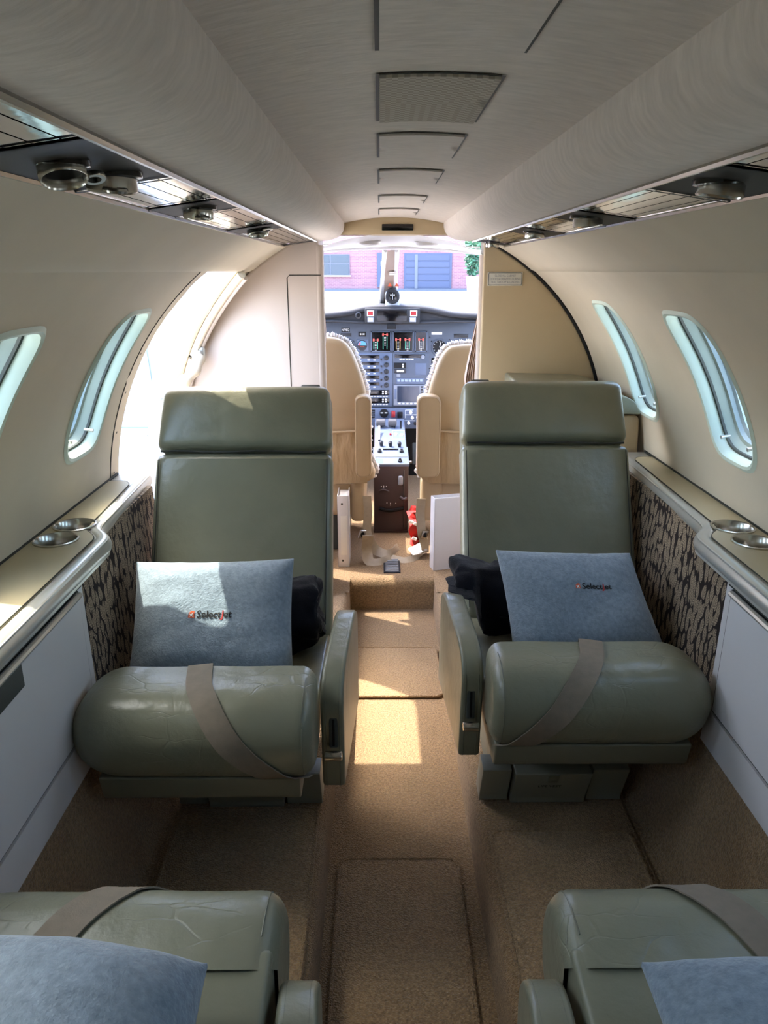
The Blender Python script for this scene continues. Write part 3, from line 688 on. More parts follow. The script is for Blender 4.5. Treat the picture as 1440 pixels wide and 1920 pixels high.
# ------------------------------------------------------------------ cabin seats
ROLL = roundpoly([(-.150, .455), (-.030, .462, .055), (.002, .375, .06), (-.030, .268, .055), (-.150, .268), ], .012, 8)
def roll_curve(n=60):
    """outline of the front roll from its top rear edge round the front to its underside"""
    pts = [(-.150, .448), (-.09, .450), (-.055, .446), (-.028, .433), (-.010, .410), (-.001, .382), (-.001, .355), (-.008, .328), (-.020, .304), (-.040, .288), (-.070, .279), (-.150, .277)]
    return [Vector((p.x, p.y)) for p in catmull([Vector((a, b, 0)) for a, b in pts], 6)]
RC = roll_curve()
def seat(loc, rotz, s, label, belt, pan=.336, slide=0.0, ext=.014, bw=1.0, group='green-grey leather cabin seats', vest=True):
    t = thing('cabin_seat', (0, 0, 0), label, 'seat', group)
    hw = .212
    # front roll
    prof = [(p.x, p.y) for p in RC]
    rb = bmesh.new()
    def rollpt(u, v):
        x = -hw + 2 * hw * v - s * ext * (1 - v if s > 0 else v); i = min(int(u * (len(RC) - 1)), len(RC) - 1); p = RC[i].copy()
        outb = (x * s < 0); o = hw - abs(x) + (ext * (1 - v if s > 0 else v) if outb else 0); rad = .085 if outb else .030
        if o < rad:
            k = 1 - math.sqrt(max(0, 1 - (1 - o / rad) ** 2)); c = Vector((-.080, .365)); p = p + (c - p) * (k * (.80 if outb else .36))
        p = p + (p - Vector((-.08, .365))).normalized() * .0018 * noise.noise(Vector((x * 11, p.x * 9 + s, p.y * 9)))
        return Vector((x, p.x, p.y))
    def vv(j): return 0.5 - 0.5 * math.cos(pi * j)
    grid(lambda u, v: rollpt(u, vv(v)), len(RC) - 1, 44, rb)
    for e in (0, 1):
        ring = [rb.verts.new(rollpt(i / (len(RC) - 1), e)) for i in range(len(RC))]; rb.faces.new(ring)
    ro = obj('front_roll', rb, 'leather_worn', t)
    obj('stitching', tube([rollpt(i / (len(RC) - 1), .955 if s > 0 else .045) for i in range(4, len(RC) - 10)], .0011, 5), 'leather_dark', ro)
    # seat pan cushion
    cp = roundpoly([(-.118, pan + .012, .012), (-.118, .27, .01), (-.56, .27, .03), (-.56, pan - .012, .03)], .02, 5)
    cu = obj('cushion', prism(cp, 'x', -hw + .005, hw - .004, .030, 6), 'leather', t)
    # under skirt
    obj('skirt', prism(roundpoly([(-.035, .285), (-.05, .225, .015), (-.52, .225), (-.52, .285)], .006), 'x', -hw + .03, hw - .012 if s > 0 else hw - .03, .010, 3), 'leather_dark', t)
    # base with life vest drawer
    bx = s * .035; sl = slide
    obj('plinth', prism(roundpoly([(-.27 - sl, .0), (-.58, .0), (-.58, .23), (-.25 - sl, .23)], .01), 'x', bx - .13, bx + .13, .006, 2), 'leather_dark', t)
    def wedge(x0, x1, yb, yt, nm, m='base_grey'):
        yb -= sl; yt -= sl
        return obj(nm, prism(roundpoly([(yb, .004), (yb - .06, .004), (yt - .06, .115), (yt, .115), (yb + .001, .02)], .004, 3), 'x', x0, x1, .006, 3), m, t)
    wedge(bx - .162, bx - .082, -.225, -.185, 'side_shoe'); wedge(bx + .098, bx + .162, -.225, -.185, 'side_shoe')
    dr = wedge(bx - .076, bx + .092, -.215, -.170, 'life_vest_drawer')
    if vest:
        nrm = Vector((0, .115 - .02, -(-.170 + .214))).normalized()
        def onface(a, b): return Vector((bx + .012 - a, -.214 - sl + (b / .095) * .044 + .0016, .02 + b + .0006))
        obj('lettering', text_bm('LIFE VEST', .0125, lambda a, b: onface(a, .048 + b)), 'print_k', dr, smooth=False)
        obj('pull_tab', rbox(onface(.004, .078), (.022, .003, .03), .0012, 2, Euler((math.radians(-25), 0, 0))), 'leather', dr)
    # backrest: lower pad, head pad, back shell
    B0, B1 = Vector((-.4915, .320)), Vector((-.785, .895)); ox = -s * .010 * (bw == 1.0); d = (B1 - B0).normalized(); nn = Vector((d.y, -d.x))    # nn points forward/up
    if nn.x < 0: nn = -nn
    def pad(l0, l1, w0, w1, th, nm, r):
        b = bmesh.new()
        def pt(u, v):      # superellipse across the pad, loft along its length
            a = 2 * pi * u; L = l0 + (l1 - l0) * v; w = (w0 + (w1 - w0) * v)
            e = min(v * (l1 - l0), (1 - v) * (l1 - l0)); q = 1 - max(0, 1 - e / r) ** 2.4 * .9
            ca, sa = math.cos(a), math.sin(a); pw = 2 / 6.5
            x = w * math.copysign(abs(ca) ** pw, ca) * (1 - .10 * (1 - q)); y = th / 2 * math.copysign(abs(sa) ** (2 / 4.0), sa) * q
            y += .004 * noise.noise(Vector((x * 8, L * 8, s * 3))) if sa > 0 else 0
            p = B0 + d * L + nn * (y - th / 2); return Vector((x + ox, p.x, p.y))
        def ev(v): return 0.5 - 0.5 * math.cos(pi * v)
        grid(lambda u, v: pt(u, ev(v)), 72, 22, b, closeu=True)
        for e in (0, 1): b.faces.new([b.verts.new(pt(i / 72, e)) for i in range(72)])
        return obj(nm, b, 'leather', t)
    LEN = (B1 - B0).length
    pad(.0, LEN - .178, .224 * bw, .221 * bw, .085, 'backrest', .022); pad(LEN - .181, LEN, .221 * bw, .211 * bw, .090, 'head_pad', .030)
    bs = bmesh.new()
    prism([(B0.x - nn.x * .05, B0.y - nn.y * .05), ((B0 + d * (LEN - .02)).x - nn.x * .05, (B0 + d * (LEN - .02)).y - nn.y * .05), ((B0 + d * (LEN - .03)).x - nn.x * .105, (B0 + d * (LEN - .03)).y - nn.y * .105), (B0.x - nn.x * .12, B0.y - nn.y * .12)], 'x', -.205 * bw, .205 * bw, .015, 3, bs)
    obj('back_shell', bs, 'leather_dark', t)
    for e in (-1, 1): obj('piping', tube([Vector((e * .208 * bw + ox, (B0 + d * L).x - nn.x * .004, (B0 + d * L).y - nn.y * .004)) for L in [.04 + i * (LEN - .24) / 10 for i in range(11)]], .0014, 5), 'seam', t)
    obj('head_seam', tube([Vector((ox + bw * (-.205 + .41 * i / 12), (B0 + d * (LEN - .1795)).x - nn.x * .008, (B0 + d * (LEN - .1795)).y - nn.y * .008 - .0015 * math.sin(i))) for i in range(13)], .0028, 6), 'seam', t)
    tp = B0 + d * (LEN - .004) - nn * .055
    obj('top_latch', rbox((s * .15, tp.x, tp.y), (.05, .03, .014), .005, 2, Euler((math.radians(-30), 0, 0))), 'gasket', t)
    # inboard arm
    xa0, xa1 = s * (hw + .004), s * (hw + .048)
    ap = roundpoly([(-.130, .190, .012), (-.112, .40, .07), (-.175, .438, .06), (-.38, .450, .05), (-.44, .43, .03), (-.45, .190, .01)], .02, 7)
    def flare(b_):
        for v_ in b_.verts: v_.co.x += s * max(0, -.14 - v_.co.y) * .06
        return b_
    ar = obj('armrest', flare(prism(ap, 'x', min(xa0, xa1), max(xa0, xa1), .017, 5)), 'leather', t)
    for xx in (xa0 + s * .009, xa1 - s * .009):
        obj('stitching', flare(tube([Vector((xx, a, b - .0008)) for a, b in ap[4:34]], .0010, 4)), 'leather_dark', ar)
    xm = (xa0 + xa1) / 2
    ctl = obj('recline_slot', rbox((xm + s * .002, -.1185, .330), (.0165, .010, .072), .002, 2, Euler((math.radians(5), 0, 0))), 'gasket', t)
    obj('slot', rbox((xm + s * .002, -.1140, .326), (.0055, .004, .056), .0015, 2, Euler((math.radians(5), 0, 0))), 'black', ctl)
    lv = obj('recline_lever', lathe([(.0, 0), (.0085, .001), (.0095, .004), (.0095, .030), (.0085, .033), (0, .034)], (xm - .017 + s * .002, -.100, .284), (1, 0, 0), 20), 'steel', t)
    # seat belt over the roll
    n = len(RC); path = []; side = []
    cl = [(a, b) for a, b in belt]
    pth = catmull([Vector((a, b, 0)) for a, b in cl], 10)
    for p in pth:
        f = max(0, min(1, p.x)) * (n - 1); i = min(int(f), n - 2); q = RC[i].lerp(RC[i + 1], f - i); tg = (RC[i + 1] - RC[i]).normalized(); nr = Vector((-tg.y, tg.x))
        if nr.dot(q - Vector((-.08, .365))) < 0: nr = -nr
        q = q + nr * .0035; path.append(Vector((p.y, q.x, q.y))); side.append(nr)
    P3 = path; sv = []
    for i in range(len(P3)):
        tg = (P3[min(i + 1, len(P3) - 1)] - P3[max(i - 1, 0)]).normalized(); nr = Vector((0, side[i].x, side[i].y)); sv.append(nr.cross(tg))
    # the strap runs back under whatever lies on the cushion
    back = Vector((P3[0].x, -.17, pan + .02))
    obj('seat_belt', ribbon([back] + P3, [sv[0]] + sv, .046, .0022), 'belt', t)
    t.location = loc; t.rotation_euler = (0, 0, rotz); WO[t] = Vector(loc)
    return t
XS = .366
# belts: (position along roll outline 0..1, local x); aft-facing seats are turned by 180 degrees
sA = seat((-.376, 1.105, ZF), pi, -1, 'green-grey leather aft-facing seat beside the open entry door', [(.0, .01), (.2, -.015), (.45, -.065), (.7, -.13), (.9, -.185)], slide=.085)
sB = seat((.376, 1.20, ZF), pi, 1, 'green-grey leather aft-facing seat across from the entry door, with life vest drawer showing', [(.0, -.0), (.2, .03), (.45, .085), (.7, .145), (.88, .185)], ext=.004)
sC = seat((-.374, .76, ZF), 0, 1, 'green-grey leather forward-facing seat under the puffy pillow, open-door side', [(.0, -.05), (.25, .01), (.5, .06)], pan=.434, ext=0, bw=.92)
sD = seat((.370, .76, ZF), 0, -1, 'green-grey leather forward-facing seat across the aisle from the puffy pillow', [(.0, .02), (.25, -.04), (.5, -.08)], pan=.434, ext=0, bw=.92)

# ------------------------------------------------------------------ pillows
def pillow(corners, th, label, seed, logo=None, bow=.035):
    TL, TR, BR, BL = [Vector(c) for c in corners]
    nrm = ((TR - TL) + (BR - BL)).cross((BL - TL) + (BR - TR)).normalized()
    if nrm.y > 0: nrm = -nrm
    def base(a, b): return (TL * (1 - a) + TR * a) * (1 - b) + (BL * (1 - a) + BR * a) * b
    def surf(a, b, sd):
        u, v = a * 2 - 1, b * 2 - 1
        iu = u * (1 - bow * (1 - v * v) * (1 if abs(u) > 0 else 0)); iv = v * (1 - bow * 1.2 * (1 - u * u))
        h = (max(0, 1 - u ** 4) ** .62) * (max(0, 1 - v ** 4) ** .62)
        p = base((iu + 1) / 2, (iv + 1) / 2)
        k = noise.noise(Vector((u * 1.6 + seed, v * 1.6, 0))) * .006 * h + .0035 * math.sin(5 * u + 3 * v + seed) * h * max(0, v) + .0025 * noise.noise(Vector((u * 6, v * 6, seed)))
        return p + nrm * sd * (h * th / 2 + .003 + (k if sd > 0 else 0))
    t = thing('throw_pillow', (BL + BR) / 2, label, 'pillow', 'fleece throw pillows')
    b = bmesh.new(); nu, nv = 56, 40
    ez = lambda x: 0.5 - 0.5 * math.cos(pi * x)
    A = [[b.verts.new(surf(ez(i / nu), ez(j / nv), 1)) for j in range(nv + 1)] for i in range(nu + 1)]
    Bk = [[b.verts.new(surf(ez(i / nu), ez(j / nv), -1)) for j in range(nv + 1)] for i in range(nu + 1)]
    for G_ in (A, Bk):
        for i in range(nu):
            for j in range(nv): b.faces.new((G_[i][j], G_[i + 1][j], G_[i + 1][j + 1], G_[i][j + 1]))
    loop = [(i, 0) for i in range(nu)] + [(nu, j) for j in range(nv)] + [(nu - i, nv) for i in range(nu)] + [(0, nv - j) for j in range(nv)]
    for k in range(len(loop)):
        (i, j), (i2, j2) = loop[k], loop[(k + 1) % len(loop)]
        b.faces.new((A[i][j], A[i2][j2], Bk[i2][j2], Bk[i][j]))
    obj('cover', b, 'fleece', t)
    if logo:
        ca, cb, wd = logo; W = (TR - TL).length; H = (BL - TL).length
        def on(x, y, o=.0012): return surf(ca + x / W, cb - y / H, 1) + nrm * o
        cur = -.29 * wd; parts_ = []
        for txt, col in (('Select', 'print_k'), ('J', 'print_r'), ('et', 'print_k')):
            bmt = text_bm(txt, 1.0, lambda a, b_: (a, b_, 0), align='LEFT'); w_ = max(q.co.x for q in bmt.verts); bmt.free(); parts_.append((txt, col, w_ + .05))
        sc_ = .79 * wd / sum(q[2] for q in parts_)
        for txt, col, w_ in parts_:
            obj('lettering', text_bm(txt, 1.0, lambda a, b_: on(cur + a * sc_, b_ * sc_ * 1.05), shear=.12, align='LEFT', bold=.02), col, t, smooth=False); cur += w_ * sc_
        mk = bmesh.new()
        for poly in ([(-.47, -.07), (-.33, -.07), (-.345, .0), (-.32, .07), (-.40, .085), (-.455, .03)],):
            mk.faces.new([mk.verts.new(on(a * wd, c_ * wd)) for a, c_ in poly])
        obj('logo_mark', mk, 'print_o', t, smooth=False)
        m2 = bmesh.new()
        for poly in ([(-.44, -.062), (-.40, -.035), (-.36, -.062), (-.385, -.01), (-.345, .045), (-.405, .01), (-.445, .02), (-.42, -.015)],):
            m2.faces.new([m2.verts.new(on(a * wd, c_ * wd, .0016)) for a, c_ in poly])
        obj('logo_wing', m2, 'print_w', t, smooth=False)
    return t
pillow([PY(256, 1054, 1.555), PY(551, 1048, 1.555), PY(551, 1276, 1.385), PY(240, 1278, 1.385)], .085, 'blue-grey fleece pillow with sunlit patch on the seat beside the entry door', 1.3, (.505, .505, .098))
pillow([PY(930, 1032, 1.65), PY(1180, 1038, 1.65), PY(1254, 1234, 1.47), PY(964, 1236, 1.47)], .085, 'blue-grey fleece pillow with SelectJet print, slanted on the seat across from the door', 4.1, (.60, .40, .085))
pillow([(-.575, .575, .665), (-.215, .555, .650), (-.195, .33, .630), (-.575, .33, .630)], .16, 'puffy plain blue-grey fleece pillow on the forward-facing seat, open-door side', 7.7)
pillow([(.200, .540, .665), (.575, .545, .665), (.575, .30, .635), (.195, .30, .635)], .11, 'plain blue-grey fleece pillow on the forward-facing seat across the aisle', 9.2)

# ------------------------------------------------------------------ black blankets
def blanket(c, size, label, seed, drape=None):
    b = bmesh.new(); c = Vector(c); sx, sy, sz = size
    def pt(u, v):
        a = 2 * pi * u; e = pi * (v - .5); ca, sa, ce, se = math.cos(a), math.sin(a), math.cos(e), math.sin(e)
        p = lambda q, k: math.copysign(abs(q) ** k, q)
        n = Vector((p(se, .35), p(ca, .55) * p(ce, .3), p(sa, .55) * p(ce, .3)))
        q = Vector((n.x * sx, n.y * sy, n.z * sz))
        f = .010 * math.sin(n.x * 9 + 5 * n.z + seed) * (1 + .5 * n.y) + .014 * noise.noise(Vector((n.x * 3 + seed, n.y * 2, n.z * 3))) + .005 * noise.noise(Vector((n.x * 9, n.y * 6, n.z * 9 + seed)))
        q += n.normalized() * f
        if drape: q += Vector(drape(q))
        return c + q
    grid(pt, 64, 44, b, closeu=True)
    return tag(obj('folded_blanket', b, 'black_cloth'), label, 'blanket', 'folded black blankets')
blanket((-.366, 1.573, .540), (.180, .053, .070), 'folded black fleece blanket behind the pillow on the seat beside the entry door', 1.0, lambda q: (0, .51 * q.z, 0))
def spill(q):
    # leans on the backrest; its aisle end lies on top of the armrest instead of running through it
    k = max(0, min(1, (-q.x - .150) / .025)); k = k * k * (3 - 2 * k); z = q.z + .006 * k; lim = .583 - .545
    return (0, .51 * q.z - .03 * k, (z if z > lim else lim + .12 * (z - lim)) * k + q.z * (1 - k) - q.z)
blanket((.345, 1.668, .545), (.222, .053, .070), 'folded black fleece blanket spilling over the armrest behind the slanted pillow', 5.0, spill)

# upholstered side pad standing against the tan partition
sp_ = thing('side_seat_pad', (.57, 2.48, .13), 'upholstered pad between the tan partition and the sidewall', 'seat pad')
obj('lower_pad', prism(roundpoly([(.38, .14), (.60, .14), (.66, .45), (.722, .70, .02), (.714, .888, .02), (.38, .900, .01)], .02), 'y', 2.16, 2.56, .02, 3), 'tan', sp_)
obj('top_pad', prism(roundpoly([(.38, .904, .006), (.712, .892, .006), (.692, .935, .03), (.62, .955, .04), (.38, .960, .01)], .02, 6), 'y', 2.15, 2.57, .02, 4), 'leather', sp_)

# ------------------------------------------------------------------ cockpit: roof, header, windshield
hd = prism([(-.20, 1.402), (.20, 1.402)] + [(R0 * math.sin(a), ZC + R0 * math.cos(a) + .003) for a in [.275 - .55 * i / 16 for i in range(17)]], 'y', 2.585, 2.66, .006, 2)
hdr = struct('wall_header', hd, 'tan_panel', label='tan header panel above the cockpit opening')
h0, h1 = PY(716, 420, 2.58), PY(775, 432, 2.58)
hs = tag(obj('header_display', box2((h0.x, 2.579, h1.z), (h1.x, 2.588, h0.z), .002, 2), 'black_gloss'), 'narrow black display set in the header above the cockpit opening', 'display')
RR = 0.692
YW = 3.20
def topedge(a): x = .50 * a / math.radians(44); return Vector((x, YW, 1.381 - .16 * x * x))
rf = grid(lambda u, v: cyl(1, RR, math.radians(-44 + 88 * v), 2.62).lerp(topedge(math.radians(-44 + 88 * v)), u), 8, 24)
roof = struct('wall_roof', rf, 'white', label='white cockpit roof lining behind the windshield')
obj('roof_lip', tube([topedge(math.radians(-44 + 88 * i / 24)) + Vector((0, -.004, -.002)) for i in range(25)], .008, 8), 'white', roof)
for k, (u, v) in enumerate(((692, 444), (800, 443))):
    c = PY(u, v, 2.90); c.z = 1.394 - .3 * c.x ** 2
    g_ = thing('cockpit_vent', c, ('round white cockpit roof vent over the armrest on the open-door side', 'round white cockpit roof vent over the armrest on the placard side')[k], 'air vent', 'cockpit roof vents')
    obj('bezel', lathe([(.045, .0), (.042, .010), (.030, .012), (.024, .006)], c, (0, 0, -1), 28, cap=False), 'white', g_); obj('bore', lathe([(.026, .009), (0, .008)], c, (0, 0, -1), 20, cap=False), 'black', g_)
vr = tag(obj('visor_rod', tube([PY(600 + 300 * i / 8, 459 + 5 * (i / 8), 3.16) for i in range(9)], .0035, 6), 'steel'), 'thin steel sun visor rod across the top of the windshield', 'rod')
def baseedge(a):
    s = a / math.radians(44); return Vector((s * .66, 4.52 - .75 * s * s, 1.055 - .02 * s * s))
def wpane(a0, a1): return grid(lambda u, v: topedge(a0 + (a1 - a0) * u).lerp(baseedge(a0 + (a1 - a0) * u), v) + Vector((0, 0, .03 * math.sin(pi * v))), 14, 8)
d2r = math.radians
for k, (a0, a1) in enumerate(((-44, -2.2), (2.2, 44))):
    wp = tag(obj('window_%d' % (wn_ + k), wpane(d2r(a0), d2r(a1)), 'wshield'), ('windshield half showing the building window', 'windshield half showing the wide building door')[k], 'window', None, 'structure')
    fr = [topedge(d2r(a0)).lerp(topedge(d2r(a1)), 0)]
    rim = [topedge(d2r(a0 + (a1 - a0) * i / 10)) for i in range(11)] + [topedge(d2r(a1)).lerp(baseedge(d2r(a1)), j / 8) + Vector((0, 0, .03 * math.sin(pi * j / 8) - .004)) for j in range(1, 9)]
    rim += [baseedge(d2r(a1 + (a0 - a1) * i / 10)) for i in range(1, 11)] + [baseedge(d2r(a0)).lerp(topedge(d2r(a0)), j / 8) + Vector((0, 0, .03 * math.sin(pi * j / 8) - .004)) for j in range(1, 8)]
    obj('rim', tube(rim, .010, 8, closed=True), 'white', wp)
def postpt(u, v):
    a = d2r(-2.0 + 4.0 * u); v *= .83; q = topedge(a).lerp(baseedge(a), v) + Vector((0, 0, .03 * math.sin(pi * v) - .012)); q.x *= 1.0 + .6 * v; return q
po = thing('windshield_post', (0, 4.0, 1.1), 'beige centre post between the windshield halves', 'post')
obj('cover', grid(postpt, 4, 10), 'post', po)
for e in (0, 1): obj('edge', tube([postpt(e, v / 10) for v in range(11)], .008, 8), 'white', po)
def onpost(u, v): return PP(u, v, postpt(.5, .5) + Vector((0, 0, -.012)), Vector((0, -(topedge(0).z - baseedge(0).z), -(4.52 - YW))).normalized())
def sticker(parent, nm, u0, u1, v0, v1, m, d=.002):
    n = Vector((0, -(topedge(0).z - baseedge(0).z), -(4.52 - YW))).normalized()
    b = bmesh.new(); vs_ = [onpost(*q) for q in ((u0, v0), (u1, v0), (u1, v1), (u0, v1))]
    b.faces.new([b.verts.new(q) for q in vs_]); 
    return obj(nm, b, m, parent, smooth=False)
sticker(po, 'mirror_clip', 731, 743, 467, 472, 'grey'); sticker(po, 'switch_plate', 729, 747, 474, 478, 'sky_ind'); sticker(po, 'placard', 730, 746, 510, 516, 'placard'); sticker(po, 'placard_border', 731.5, 744.5, 511.5, 514.5, 'print_w')
for u0 in (727, 740):
    b = bmesh.new(); b.faces.new([b.verts.new(onpost(*q)) for q in ((u0, 537), (u0 + 4, 530), (u0 + 8, 537))]); obj('warning_mark', b, 'print_o', po, smooth=False)
# side windows of the cockpit
for sg in (-1, 1):
    sw = tag(obj('window_%d' % (wn_ + (2 if sg < 0 else 3)), cyl_patch(sg, .80, 2.82, 3.22, d2r(42), d2r(68), 6, 8), 'wshield'), ('cockpit side window behind the pale closet partition', 'cockpit side window behind the tan partition')[sg > 0], 'window', None, 'structure')
    obj('frame', tube([cyl(sg, .80, d2r(42), 2.82), cyl(sg, .80, d2r(68), 2.82)], .02, 8), 'white', sw)
    q = bmesh.new(); grid(lambda u, v: topedge(sg * d2r(44)).lerp(baseedge(sg * d2r(44)), v).lerp(cyl(sg, .80, d2r(42 + 26 * v), 3.22), u), 2, 6, q); obj('quarter_pane', q, 'wshield', sw)
# compass
cpos = PY(736, 555, 3.90); kp = thing('compass', cpos + Vector((0, 0, -.03)), 'round dark magnetic compass low on the windshield post', 'compass')
obj('body', lathe([(.0, 0), (.034, .002), (.039, .012), (.039, .045), (.028, .06)], cpos, (0, 1, 0), 28), 'knob', kp)
obj('window', rbox(cpos + Vector((0, -.002, 0)), (.044, .004, .036), .002), 'black_gloss', kp)
for dx in (-.008, .008): obj('numeral', rbox(cpos + Vector((dx, -.0045, .004)), (.006, .001, .008), 0), 'print_w', kp, smooth=False)
obj('lubber_line', rbox(cpos + Vector((0, -.0048, -.002)), (.0015, .001, .03), 0), 'print_w', kp, smooth=False)
obj('bracket', rbox(cpos + Vector((0, .05, -.03)), (.07, .06, .05), .008), 'white', kp)

# glareshield
gs = thing('glareshield', (0, 4.0, .98), 'charcoal padded glareshield hood over the instrument panel', 'glareshield')
YG = 3.88
top = [PY(u, v, YG) for u, v in ((560, 592), (600, 588), (625, 586), (655, 582), (690, 575), (740, 573), (790, 575), (820, 580), (850, 586), (880, 588), (940, 590))]
top = catmull(top, 4)
zb = PY(700, 606, YG).z
prof = [(p.x, p.z) for p in top] + [(top[-1].x, zb), (top[0].x, zb)]
hb_ = prism(prof, 'y', YG + .02, YG + .40, .012, 3)
def hood_rear(x): return max(YG + .05, 4.28 - .75 * (x / .66) ** 2)
for v_ in hb_.verts: v_.co.y = min(v_.co.y, hood_rear(v_.co.x))
obj('hood', hb_, 'glare', gs)
def hood_top(x): return min(top, key=lambda p: abs(p.x - x)).z
obj('dash_deck', grid(lambda u, v: Vector(((u - .5) * .86, hood_rear((u - .5) * .86) - .01, hood_top((u - .5) * .86) - .016)).lerp(baseedge(d2r(44) * (u - .5) * .86 / .66) + Vector((0, -.012, -.012)), v), 16, 3), 'glare', gs)
obj('lip', tube([Vector((p.x, YG + .012, p.z - .012)) for p in top], .014, 10), 'glare', gs)
obj('lower_roll', tube([PY(u, v, YG + .01) for u, v in ((560, 603), (620, 602), (680, 605), (740, 606), (800, 605), (850, 603), (940, 604))], .007, 8), 'glare', gs)
def plate(nm, u0, u1, v0, v1, Y, m, parent, th=.006, r=.0015, **k):
    a, b = PY(u0, v0, Y), PY(u1, v1, Y)
    return obj(nm, box2((a.x, Y - th, b.z), (b.x, Y + .001, a.z), min(r, th * .45), 2), m, parent, **k)
an = plate('annunciator_housing', 684, 787, 577, 606, YG + .012, 'glare', gs, .03, .008)
plate('annunciator_screen', 707, 763, 581.5, 602, YG - .018, 'black_gloss', gs, .003)
for u0 in (688, 769):
    o = plate('warning_light', u0, u0 + 13, 582, 593, YG - .018, 'placard', gs, .005); plate('lens', u0 + 1.6, u0 + 11.4, 583.6, 591.4, YG - .0225, 'red', o, .002)
    o = plate('caution_light', u0 + (1 if u0 < 700 else -1), u0 + (13 if u0 < 700 else 11), 595, 604, YG - .018, 'grey', gs, .005); plate('lens', u0 + (2.6 if u0 < 700 else .6), u0 + (11 if u0 < 700 else 9), 596.5, 602.5, YG - .0225, 'placard', o, .002)
obj('knob', lathe([(.016, 0), (.015, .01), (.010, .012), (.009, .008)], PY(672, 591, YG - .002), (0, -1, 0), 20, cap=False), 'knob', gs)
plate('latch', 725, 743, 607, 617, YG - .004, 'black', gs, .01, .003)

# instrument panel
YI = 4.0
ip = thing('instrument_panel', (0, YI, .55), 'blue-grey cockpit instrument panel full of gauges and radios', 'instrument panel')
plate('board', 540, 960, 602, 764, YI, 'panel', ip, .002, .0008)
def gauge(u, v, rp, face='black', ring='panel', hands=True, nm='gauge'):
    c = PY(u, v, YI - .003); r = (PY(u + rp, v, YI).x - PY(u, v, YI).x)
    o = obj(nm, lathe([(r * 1.16, 0), (r * 1.14, .006), (r, .007), (r * .97, .003)], c, (0, -1, 0), 28, cap=False), ring, ip)
    obj('dial', lathe([(r * .98, .004), (0, .004)], c, (0, -1, 0), 28, cap=False), face, o, smooth=False)
    if hands:
        for k in range(12):
            a = 2 * pi * k / 12; q = Vector((math.sin(a), 0, math.cos(a)))
            obj('tick', tube([c + q * r * .78 + Vector((0, -.0048, 0)), c + q * r * .92 + Vector((0, -.0048, 0))], r * .03, 4), 'print_w', o)
        obj('needle', tube([c + Vector((0, -.0055, 0)), c + Vector((r * .2, -.0055, r * .8))], r * .04, 4), 'print_w', o)
    return o, c, r
gauge(824, 651, 13); gauge(652, 650, 13); gauge(838, 700, 12)
pb = plate('attitude_mount', 669, 691, 636, 658, YI - .002, 'panel_lt', ip, .004)
o, c, r = gauge(679, 647.5, 8.5, 'sky_ind', 'knob', False, 'attitude_indicator')
b = bmesh.new(); b.faces.new([b.verts.new(c + Vector((r * .97 * math.cos(a), -.0046, r * .97 * math.sin(a)))) for a in [pi + pi * i / 12 for i in range(13)]]); obj('ground_half', b, 'knob', o, smooth=False)
obj('horizon_bar', tube([c + Vector((-r * .5, -.0052, -r * .3)), c + Vector((r * .5, -.0052, -r * .3))], r * .06, 4), 'print_o', o)
b = bmesh.new(); b.faces.new([b.verts.new(c + Vector((q[0] * r, -.005, q[1] * r))) for q in ((-.95, .0), (-.45, .75), (-.25, .55), (-.6, .0))]); obj('bank_mark', b, 'tape_red', o, smooth=False)
rp_ = plate('registration_placard', 640, 656, 614.5, 623, YI - .001, 'black', ip, .002)
c = PY(648, 618.8, YI - .0036); obj('lettering', text_bm('N798CJ', .017, lambda a, b: c + Vector((a * .72, 0, b))), 'print_w', rp_, smooth=False)
plate('louvre', 637, 659, 624.5, 631, YI - .001, 'knob', ip, .002)
cn = plate('counter', 672, 686, 622, 631, YI - .001, 'black', ip, .004)
for k in range(3): plate('digit', 675 + k * 3.2, 677 + k * 3.2, 625, 628, YI - .0055, 'print_w', cn, .0006, 0)
def disp(u0, u1, v0, v1, cols):
    o = plate('engine_display', u0, u1, v0, v1, YI - .002, 'panel_lt', ip, .008, .003)
    plate('glass', u0 + 2, u1 - 2, v0 + 2, v1 - 2, YI - .0105, 'black_gloss', o, .001, 0)
    Y = YI - .0118
    for uc, tp, lc in cols:
        for sx in (-3.6, 3.6):
            plate('tape', uc + sx - .5, uc + sx + .5, tp + 5, v1 - 5, Y, lc, o, .0005, 0)
        for k in range(6): plate('tape_mark', uc - 1.6, uc + 1.6, tp + 7 + k * 3, tp + 7.8 + k * 3, Y, 'print_w', o, .0005, 0)
        for sx in (-3.8, 3.8): plate('red_block', uc + sx - 1.5, uc + sx + 1.5, tp, tp + 5, Y, 'tape_red', o, .0005, 0)
        plate('red_bar', uc - 4, uc + 4, tp + 2, tp + 3, Y, 'tape_red', o, .0005, 0)
    for (a, b_) in ((u0 + 1.2, v0 + 1.2), (u1 - 1.2, v0 + 1.2), (u0 + 1.2, v1 - 1.2), (u1 - 1.2, v1 - 1.2)):
        obj('screw', lathe([(.0035, 0), (.0025, .002)], PY(a, b_, YI - .010), (0, -1, 0), 8), 'black', o)
disp(695, 733.5, 621, 660, [(704.5, 635, 'tape_green'), (722, 625, 'tape_green')])
disp(736.5, 775.5, 621, 660, [(746.5, 634, 'tape_amber'), (764, 634, 'tape_green')])
disp(778, 801, 621, 660, [(789.5, 634, 'placard')])
plate('name_plate', 809, 829, 622.5, 627.5, YI - .001, 'placard', ip, .002)
plate('card_slot', 851, 878, 626, 633, YI - .001, 'knob', ip, .004)
